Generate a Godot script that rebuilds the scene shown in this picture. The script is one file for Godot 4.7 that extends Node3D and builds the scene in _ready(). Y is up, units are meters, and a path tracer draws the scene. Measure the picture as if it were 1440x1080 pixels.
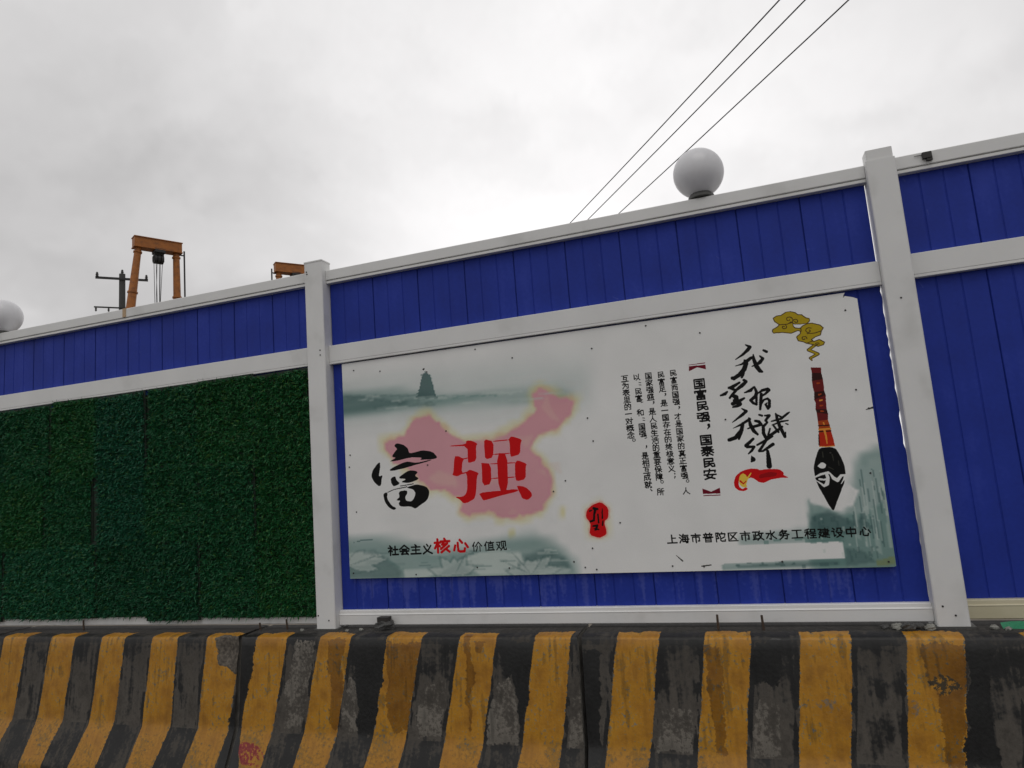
extends Node3D
# A hoarding of blue sheets between white posts on a striped concrete barrier, with a printed slogan board and a mat of plastic hedge.
# Heights are measured from the top of the barrier, which stands LIFT above the road.
const LIFT := 0.74
const POST_FRONT := 0.04
const SHEET_Z := -0.03
var white: StandardMaterial3D
var cream: StandardMaterial3D
var grey_metal: StandardMaterial3D
var dark: StandardMaterial3D
var steel: StandardMaterial3D
var sheet_mats := []
var rng := RandomNumberGenerator.new()
var taken := {}

# ------------------------------------------------------------------ naming
func numbered(called: String) -> String:
	var n: int = taken.get(called, 0)
	taken[called] = n + 1
	return called if n == 0 else "%s_%03d" % [called, n]

func tag(o: Node, label: String, category: String, group := "", kind := "") -> void:
	if label: o.set_meta("label", label)
	if category: o.set_meta("category", category)
	if group: o.set_meta("group", group)
	if kind: o.set_meta("kind", kind)

func thing(called: String, at: Vector3, label: String, category: String, group := "") -> Node3D:
	var o := Node3D.new()
	o.name = numbered(called)
	add_child(o)
	o.position = at
	tag(o, label, category, group)
	return o

func part(called: String, st: SurfaceTool, m: Material, parent: Node, smooth := false) -> MeshInstance3D:
	if not smooth: st.generate_normals()
	return put(called, st.commit(), m, parent)

func put(called: String, mesh: Mesh, m: Material, parent: Node) -> MeshInstance3D:
	var o := MeshInstance3D.new()
	o.name = called
	o.mesh = mesh
	if m: o.material_override = m
	parent.add_child(o, true)
	return o

# ------------------------------------------------------------------ shapes
func mb() -> SurfaceTool:
	var st := SurfaceTool.new()
	st.begin(Mesh.PRIMITIVE_TRIANGLES)
	st.set_smooth_group(-1)
	return st

func quad(st: SurfaceTool, a: Vector3, b: Vector3, c: Vector3, d: Vector3) -> void:
	for v in [a, b, c, a, c, d]: st.add_vertex(v)

# an outline in the plane of two axes, drawn along the third: axis 0 = along x (points are z, y), 1 = along y (points are x, z), 2 = along z (points are x, y)
func prism(st: SurfaceTool, outline: PackedVector2Array, from: float, to: float, axis: int) -> void:
	var o := outline
	if Geometry2D.is_polygon_clockwise(o): o.reverse()
	var at := func(p: Vector2, t: float) -> Vector3:
		return Vector3(t, p.y, p.x) if axis == 0 else Vector3(p.x, t, p.y) if axis == 1 else Vector3(p.x, p.y, t)
	var flip := axis == 2
	var n := o.size()
	for i in n:
		var p := o[i]
		var q := o[(i + 1) % n]
		if flip: quad(st, at.call(p, from), at.call(p, to), at.call(q, to), at.call(q, from))
		else: quad(st, at.call(p, from), at.call(q, from), at.call(q, to), at.call(p, to))
	var tri := Geometry2D.triangulate_polygon(o)
	for i in range(0, tri.size(), 3):
		var abc := [tri[i], tri[i + 1], tri[i + 2]]
		for k in [0, 1, 2]: st.add_vertex(at.call(o[abc[k]], from if not flip else to))
		for k in [0, 2, 1]: st.add_vertex(at.call(o[abc[k]], to if not flip else from))

func pv(a: Array) -> PackedVector2Array:
	var o := PackedVector2Array()
	for i in range(0, a.size(), 2): o.append(Vector2(a[i], a[i + 1]))
	return o

func chamfered(w: float, d: float, c: float, cx := 0.0, cz := 0.0) -> PackedVector2Array:
	var x := w / 2; var z := d / 2
	return pv([cx - x + c, cz - z, cx + x - c, cz - z, cx + x, cz - z + c, cx + x, cz + z - c, cx + x - c, cz + z, cx - x + c, cz + z, cx - x, cz + z - c, cx - x, cz - z + c])

func box(st: SurfaceTool, at: Vector3, size: Vector3, c := 0.0) -> void:
	prism(st, chamfered(size.x, size.z, maxf(c, minf(size.x, size.z) * 0.04), at.x, at.z), at.y - size.y / 2, at.y + size.y / 2, 1)

func tube(st: SurfaceTool, a: Vector3, b: Vector3, r0: float, r1: float, n := 10) -> void:
	var d := (b - a).normalized()
	var u := d.cross(Vector3.UP if absf(d.y) < 0.9 else Vector3.RIGHT).normalized()
	var v := d.cross(u)
	for i in n:
		var p := TAU * i / n; var q := TAU * (i + 1) / n
		var e := u * cos(p) + v * sin(p); var f := u * cos(q) + v * sin(q)
		quad(st, a + e * r0, b + e * r1, b + f * r1, a + f * r0)
		for w in [a, a + e * r0, a + f * r0, b, b + f * r1, b + e * r1]: st.add_vertex(w)

func lathe(st: SurfaceTool, at: Vector3, prof: Array, n := 24) -> void:   # prof: radius, height, radius, height ...
	for k in range(0, prof.size() - 2, 2):
		for i in n:
			var p := TAU * i / n; var q := TAU * (i + 1) / n
			var e := Vector3(cos(p), 0, sin(p)); var f := Vector3(cos(q), 0, sin(q))
			var y0: Vector3 = Vector3.UP * prof[k + 1]; var y1: Vector3 = Vector3.UP * prof[k + 3]
			quad(st, at + e * prof[k] + y0, at + f * prof[k] + y0, at + f * prof[k + 2] + y1, at + e * prof[k + 2] + y1)

func lump(st: SurfaceTool, at: Vector3, size: Vector3, sd: int) -> void:
	var g := FastNoiseLite.new(); g.seed = sd; g.frequency = 0.9
	var n := 10; var m := 7
	var vs := []
	for j in m + 1:
		for i in n:
			var a := TAU * i / n; var b := PI * j / m
			var d := Vector3(sin(b) * cos(a), cos(b), sin(b) * sin(a))
			vs.append(at + d * size * 0.5 * (1.0 + 0.55 * g.get_noise_3dv(d * 1.6)))
	for j in m:
		for i in n:
			var k := (i + 1) % n
			quad(st, vs[j * n + i], vs[j * n + k], vs[(j + 1) * n + k], vs[(j + 1) * n + i])

# ------------------------------------------------------------------ materials
func lin(r: float, g: float, b: float) -> Color:
	return Color(r, g, b).linear_to_srgb()

func mat(c: Color, rough := 0.6, metal := 0.0) -> StandardMaterial3D:
	var m := StandardMaterial3D.new()
	m.albedo_color = c
	m.roughness = rough
	m.metallic = metal
	return m

func noise_tex(sd: int, freq: float, stops: Array, size := 512, octaves := 5) -> NoiseTexture2D:
	var g := FastNoiseLite.new()
	g.seed = sd; g.frequency = freq; g.fractal_octaves = octaves
	var t := NoiseTexture2D.new()
	t.width = size; t.height = size; t.seamless = true; t.noise = g
	if stops:
		var r := Gradient.new()
		r.offsets = PackedFloat32Array(stops.map(func(s): return s[0]))
		r.colors = PackedColorArray(stops.map(func(s): return s[1]))
		t.color_ramp = r
	return t

func mottled(sd: int, freq: float, stops: Array, scale: Vector3, rough: float, bump := 0.0) -> StandardMaterial3D:
	var m := mat(Color.WHITE, rough)
	m.albedo_texture = noise_tex(sd, freq, stops)
	m.uv1_triplanar = true
	m.uv1_world_triplanar = true
	m.uv1_scale = scale
	if bump > 0.0:
		m.heightmap_enabled = true
		m.heightmap_scale = bump
		m.heightmap_texture = noise_tex(sd + 7, freq * 2.0, [])
	return m

func grains(sd: int, w: int, h: int, freq: float, octaves := 4, stretch := Vector2.ONE) -> PackedByteArray:
	var g := FastNoiseLite.new()
	g.seed = sd; g.frequency = freq; g.fractal_octaves = octaves
	var im := g.get_image(int(w * stretch.x), int(h * stretch.y), false, false, true)
	if stretch != Vector2.ONE: im.resize(w, h, Image.INTERPOLATE_CUBIC)
	return im.get_data()

# ------------------------------------------------------------------ drawing flat print
func fill_poly(im: Image, pts: PackedVector2Array, col: Color) -> void:
	var lo := INF; var hi := -INF
	for p in pts:
		lo = minf(lo, p.y); hi = maxf(hi, p.y)
	var n := pts.size()
	for y in range(maxi(0, int(lo)), mini(im.get_height() - 1, int(hi) + 1) + 1):
		var c := y + 0.5
		var xs := []
		for i in n:
			var a := pts[i]; var b := pts[(i + 1) % n]
			if (a.y <= c) != (b.y <= c): xs.append(a.x + (c - a.y) / (b.y - a.y) * (b.x - a.x))
		xs.sort()
		for k in range(0, xs.size() - 1, 2):
			var x0 := int(round(xs[k])); var x1 := int(round(xs[k + 1]))
			if x1 > x0: im.fill_rect(Rect2i(x0, y, x1 - x0, 1), col)

func disc(im: Image, c: Vector2, r: float, col: Color) -> void:
	for y in range(int(floor(c.y - r)), int(ceil(c.y + r)) + 1):
		var dy := y + 0.5 - c.y
		if absf(dy) < r:
			var hw := sqrt(r * r - dy * dy)
			var x0 := int(round(c.x - hw)); var x1 := int(round(c.x + hw))
			if x1 > x0: im.fill_rect(Rect2i(x0, y, x1 - x0, 1), col)

func brush(im: Image, a: Array, col: Color) -> void:   # x, y, width, x, y, width ...
	for i in range(0, a.size() - 3, 3):
		var p := Vector2(a[i], a[i + 1]); var q := Vector2(a[i + 3], a[i + 4])
		var steps := maxi(2, int(p.distance_to(q) / maxf(0.7, minf(a[i + 2], a[i + 5]) * 0.18)))
		for s in steps + 1:
			var t := float(s) / steps
			disc(im, p.lerp(q, t), lerpf(a[i + 2], a[i + 5], t) * 0.5, col)

# strokes of each written character on a square of 100 by 100
const GLYPHS := {
	"民": "18 12 82 12 82 38/18 38 82 38/18 12 18 90 50 76/18 60 88 60/50 38 58 65 75 88 92 88 92 74",
	"富": "50 2 50 12/8 14 8 28/8 14 92 14 88 28/26 26 74 26/32 37 68 37 68 50 32 50 32 37/22 60 78 60 78 95 22 95 22 60/50 60 50 95/22 77 78 77",
	"而": "8 12 92 12/50 12 42 32/16 34 16 94/16 34 84 34 84 92 74 88/38 34 38 84/62 34 62 84",
	"国": "12 8 88 8 88 94 12 94 12 8/26 28 74 28/28 50 72 50/24 76 76 76/50 28 50 76/62 58 72 68",
	"强": "8 10 40 10 40 32 8 32/12 32 8 56 42 56/42 56 38 90 22 84/54 8 88 8 88 30 54 30 54 8/72 30 72 86/52 44 92 44 92 66 52 66 52 44/46 88 84 84/82 72 94 92",
	"才": "8 26 92 26/62 6 62 90 46 84/60 28 38 58 8 80",
	"是": "26 6 74 6 74 42 26 42 26 6/26 24 74 24/8 52 92 52/52 52 52 88/52 68 84 68/30 62 26 78 10 94/26 78 50 90 94 92",
	"家": "50 2 50 12/8 14 8 28/8 14 92 14 88 28/22 32 78 32/50 32 34 46 10 54/40 44 56 60 56 90 46 94/50 56 10 74/56 68 12 90/84 44 60 56/58 56 92 86",
	"的": "26 4 18 22/10 22 42 22 42 90 10 90 10 22/10 54 42 54/64 4 50 34/58 22 90 22 88 88 74 90/60 46 72 62",
	"真": "10 16 90 16/50 4 48 24/26 26 74 26 74 72 26 72 26 26/26 41 74 41/26 56 74 56/6 76 94 76/38 80 16 96/62 80 86 96",
	"正": "8 10 92 10/50 10 50 90/50 48 84 48/24 42 24 90/4 90 96 90",
	"人": "50 6 46 44 8 94/48 40 64 72 94 94",
	"足": "24 8 76 8 76 36 24 36 24 8/50 36 50 86/50 58 82 58/28 50 24 74 8 94/24 70 48 88 94 92",
	"一": "8 50 92 50",
	"存": "8 20 92 20/42 4 32 40 8 66/24 48 24 94/44 38 82 38 62 54/62 54 62 92 50 88/36 66 94 66",
	"在": "8 20 92 20/42 4 32 40 8 68/26 48 26 94/64 36 64 88/42 58 88 58/36 90 94 90",
	"终": "28 4 8 34 32 34/36 24 10 58 38 54/6 86 40 74/64 4 44 40/58 20 86 20 44 66/56 32 92 64/62 66 78 74/54 82 80 94",
	"极": "6 28 40 28/24 4 24 96/24 34 6 66/26 38 40 52/46 12 84 12 74 40 92 40 76 72 44 94/60 12 58 50 40 94/60 44 92 94",
	"意": "50 2 50 10/14 12 86 12/34 16 40 26/66 16 60 26/6 30 94 30/26 38 74 38 74 62 26 62 26 38/26 50 74 50/14 72 8 90/30 70 34 92 72 92 74 82/48 68 56 78/82 68 92 82",
	"义": "46 4 56 20/82 16 60 56 12 94/20 20 44 64 92 94",
	"盛": "14 14 88 14/14 14 12 40 6 54/14 30 40 30 36 52 28 50/54 4 64 40 84 56 88 46/82 26 58 54/72 2 82 10/16 62 84 62 84 92/16 62 16 92/38 62 38 92/62 62 62 92/4 93 96 93",
	"生": "28 6 10 42/22 26 88 26/50 4 50 90/18 56 84 56/4 90 96 90",
	"活": "14 8 26 18/8 36 22 44/10 92 28 58/86 6 42 18/34 34 96 34/66 14 66 56/44 56 88 56 88 94 44 94 44 56",
	"重": "80 4 20 12/6 22 94 22/50 8 50 90/22 32 78 32 78 62 22 62 22 32/22 47 78 47/14 76 86 76/4 92 96 92",
	"要": "8 8 92 8/18 20 82 20 82 44 18 44 18 20/38 8 38 44/62 8 62 44/6 58 94 58/44 46 26 72 78 94/72 58 56 80 12 96",
	"保": "28 4 8 46/20 30 20 96/42 10 86 10 86 36 42 36 42 10/34 52 96 52/64 36 64 96/62 54 36 84/66 54 94 84",
	"障": "10 6 10 96/10 6 34 6 22 36 34 60 22 64/68 2 68 10/44 14 94 14/54 18 58 28/84 18 78 28/38 30 98 30/48 38 88 38 88 62 48 62 48 38/48 50 88 50/38 76 98 76/68 62 68 96",
	"所": "42 6 12 14/14 14 12 60 6 94/14 32 42 32 42 58 14 58/90 8 58 16/60 16 58 60 46 94/58 42 96 42/78 42 78 96",
	"以": "16 14 16 78 40 62/42 22 56 40/80 8 72 60 38 94/66 62 92 92",
	"和": "42 4 12 14/6 32 48 32/27 12 27 96/26 36 6 70/30 42 46 60/58 20 90 20 90 86 58 86 58 20",
	"相": "6 28 44 28/26 4 26 96/24 34 6 68/28 38 44 54/54 10 90 10 90 92 54 92 54 10/54 37 90 37/54 64 90 64",
	"互": "8 8 92 8/40 8 30 62/36 34 76 34 66 90/30 62 70 62/4 92 96 92",
	"成": "14 24 90 24/14 24 14 60 6 94/14 46 42 46 38 80 28 76/54 4 62 50 86 92 94 72/82 40 50 88/70 4 84 14",
	"就": "26 2 30 12/6 16 50 16/14 26 44 26 44 48 14 48 14 26/30 48 30 94 20 90/18 60 8 82/40 58 50 76/52 34 96 34/70 6 68 50 46 94/74 34 74 84 80 92 94 90 94 76/82 10 92 22",
	"为": "24 6 34 18/10 34 88 34 84 90 66 88/48 6 44 50 10 94/52 52 64 66",
	"表": "12 14 88 14/50 4 50 44/18 28 82 28/6 44 94 44/48 44 6 76/34 62 34 92 54 82/50 44 66 72 94 94/84 52 64 66",
	"里": "20 8 80 8 80 54 20 54 20 8/20 30 80 30/50 8 50 92/14 72 86 72/4 92 96 92",
	"对": "6 20 44 20 30 66 6 92/10 38 44 84/50 32 96 32/80 6 80 90 66 86/56 48 66 64",
	"概": "4 28 30 28/18 4 18 96/16 34 4 64/20 40 30 52/36 10 58 10 58 44 36 44/36 10 36 84 58 70/36 27 58 27/64 12 96 12/66 12 66 44 96 44/82 14 80 54 60 94/84 46 84 84 96 90 98 78",
	"念": "50 2 8 38/50 2 94 38/46 20 56 28/26 42 74 42 56 58/14 68 8 88/30 64 32 92 70 92 74 80/48 64 56 76/82 64 92 80",
	"泰": "12 12 88 12/20 26 80 26/6 40 94 40/50 2 42 40 8 68/58 40 94 66/50 52 50 94 40 92/26 58 38 66/40 72 12 88/76 54 60 66/58 70 88 90",
	"安": "50 2 50 12/8 16 8 32/8 16 92 16 88 32/6 54 94 54/46 28 26 70 82 94/72 54 58 80 10 96",
	"上": "48 6 48 88/48 40 84 40/4 90 96 90",
	"海": "12 8 24 18/6 36 20 44/8 92 26 58/46 4 32 30/40 16 92 16/42 32 36 80 88 80/42 32 88 32 84 94 70 92/30 56 98 56/58 38 66 48/56 62 64 72",
	"市": "48 2 52 14/6 20 94 20/50 20 50 96/18 38 18 84/18 38 82 38 82 82 70 80",
	"普": "30 2 36 12/70 2 64 12/10 16 90 16/38 16 38 44/62 16 62 44/16 24 24 38/84 24 76 38/4 46 96 46/24 56 76 56 76 94 24 94 24 56/24 75 76 75",
	"陀": "10 6 10 96/10 6 34 6 22 36 34 60 22 64/66 2 70 12/44 16 44 34/44 16 96 16 92 32/52 40 52 84 60 92 92 92 94 76/90 48 54 66",
	"区": "90 10 12 10 12 92 94 92/76 22 28 78/30 28 80 78",
	"政": "4 12 50 12/28 12 28 84/28 46 48 46/12 40 12 88/2 90 50 80/66 4 50 44/60 26 98 26/86 26 76 64 44 96/58 34 70 68 98 94",
	"水": "50 4 50 92 36 86/8 32 38 32 10 80/84 18 56 44/52 30 70 64 96 86",
	"务": "42 2 14 34/34 14 78 14 54 36 8 52/30 20 56 38 94 50/20 60 80 60 74 94 58 90/48 48 42 70 12 96",
	"工": "12 12 88 12/50 12 50 86/4 88 96 88",
	"程": "40 4 8 14/4 32 46 32/26 12 26 96/24 36 4 70/28 42 44 58/56 8 92 8 92 36 56 36 56 8/50 50 96 50/74 50 74 92/54 70 94 70/46 93 98 93",
	"建": "4 12 32 12 14 44 32 44 6 94/8 58 34 84 96 94/44 14 86 14 86 44/36 29 96 29/44 44 86 44/46 58 88 58/38 72 96 72/65 2 65 84",
	"设": "14 6 26 18/4 36 22 36 22 86 36 74/52 8 52 26 42 42/52 8 82 8 82 34 94 36/46 50 88 50 72 78 42 96/54 52 72 80 96 94",
	"中": "12 24 88 24 88 66 12 66 12 24/50 4 50 96",
	"心": "16 48 8 80/32 30 34 84 44 90 72 90 76 70/46 10 60 30/80 36 94 62",
	"社": "20 2 30 14/6 24 42 24 8 60/24 44 24 96/30 48 42 60/70 8 70 88/50 40 94 40/44 90 98 90",
	"会": "50 2 6 42/50 2 94 42/30 42 70 42/10 60 90 60/46 60 22 90 82 88/66 72 84 94",
	"主": "44 2 56 14/12 24 88 24/50 24 50 90/18 54 82 54/4 90 96 90",
	"价": "28 4 6 44/18 30 18 96/64 4 34 48/64 4 96 46/52 46 50 70 38 96/78 44 78 96",
	"值": "28 4 6 44/18 30 18 96/34 14 96 14/66 2 62 28/46 28 86 28 86 88/46 28 46 88/46 47 86 47/46 66 86 66/32 90 98 90",
	"观": "6 14 42 14 28 58 4 92/10 34 44 84/54 8 90 8 90 56/54 8 54 56/72 22 68 62 44 96/74 62 74 86 82 92 96 90 96 76",
	"核": "4 28 38 28/22 4 22 96/20 34 4 66/24 40 36 54/66 2 72 14/42 20 98 20/64 20 50 42 74 40/84 36 42 72/94 54 44 96/72 72 96 94",
}

func glyph(im: Image, ch: String, cx: float, cy: float, w: float, h: float, sw: float, col: Color, upright: bool) -> void:
	if ch in "，、。；“”":
		var px := cx + (w * 0.34 if upright else -w * 0.3)
		var py := cy - (h * 0.3 if upright else -h * 0.3)
		match ch:
			"，": brush(im, [px, py, sw * 1.7, px + sw * 0.3, py + sw, sw * 1.2, px - sw, py + sw * 2.4, sw * 0.5], col)
			"、": brush(im, [px - sw, py - sw, sw * 0.6, px + sw * 0.6, py + sw, sw * 1.4], col)
			"；":
				disc(im, Vector2(px, py), sw * 0.75, col)
				brush(im, [px, py + sw * 3, sw * 1.5, px - sw * 0.6, py + sw * 5, sw * 0.5], col)
			"。":
				var ring := []
				for i in 9: ring.append_array([px + cos(TAU * i / 8) * sw * 1.5, py + sin(TAU * i / 8) * sw * 1.5, sw * 0.7])
				brush(im, ring, col)
			_:
				var k := 1.0 if ch == "“" else -1.0
				for o in [-1.3, 1.3]: brush(im, [px - w * 0.1, py + h * 0.25 * k + sw * o, sw * 0.8, px + w * 0.15, py + h * 0.25 * k + sw * (o + 0.4 * k), sw * 0.8], col)
		return
	for stroke in GLYPHS[ch].split("/"):
		var v := Array(stroke.strip_edges().split_floats(" "))
		var a := []
		for i in range(0, v.size(), 2): a.append_array([cx + (v[i] - 50.0) * 0.01 * w, cy + (v[i + 1] - 49.0) * 0.01 * h, sw])
		brush(im, a, col)

const INKS := {"ink": Color(0.03, 0.03, 0.03), "red": Color(0.80, 0.03, 0.06), "crimson": Color(0.62, 0.02, 0.05), "maroon": Color(0.42, 0.02, 0.12), "gold": Color(0.92, 0.78, 0.30), "ochre": Color(0.70, 0.60, 0.10), "brown": Color(0.30, 0.22, 0.10), "maroon2": Color(0.42, 0.10, 0.10), "darkwood": Color(0.20, 0.07, 0.05), "rust": Color(0.66, 0.26, 0.08), "rustred": Color(0.72, 0.16, 0.05), "amber": Color(0.88, 0.58, 0.22), "charcoal": Color(0.20, 0.20, 0.18), "white": Color(0.905, 0.905, 0.90), "teal": Color(0.38, 0.52, 0.50), "slate": Color(0.27, 0.38, 0.38), "pale": Color(0.78, 0.82, 0.80), "yellow": Color(0.86, 0.82, 0.56), "orange": Color(0.86, 0.68, 0.54), "pink": Color(0.85, 0.61, 0.66), "cream": Color(0.88, 0.76, 0.70), "blush": Color(0.88, 0.68, 0.62), "olive": Color(0.52, 0.56, 0.36)}
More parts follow.
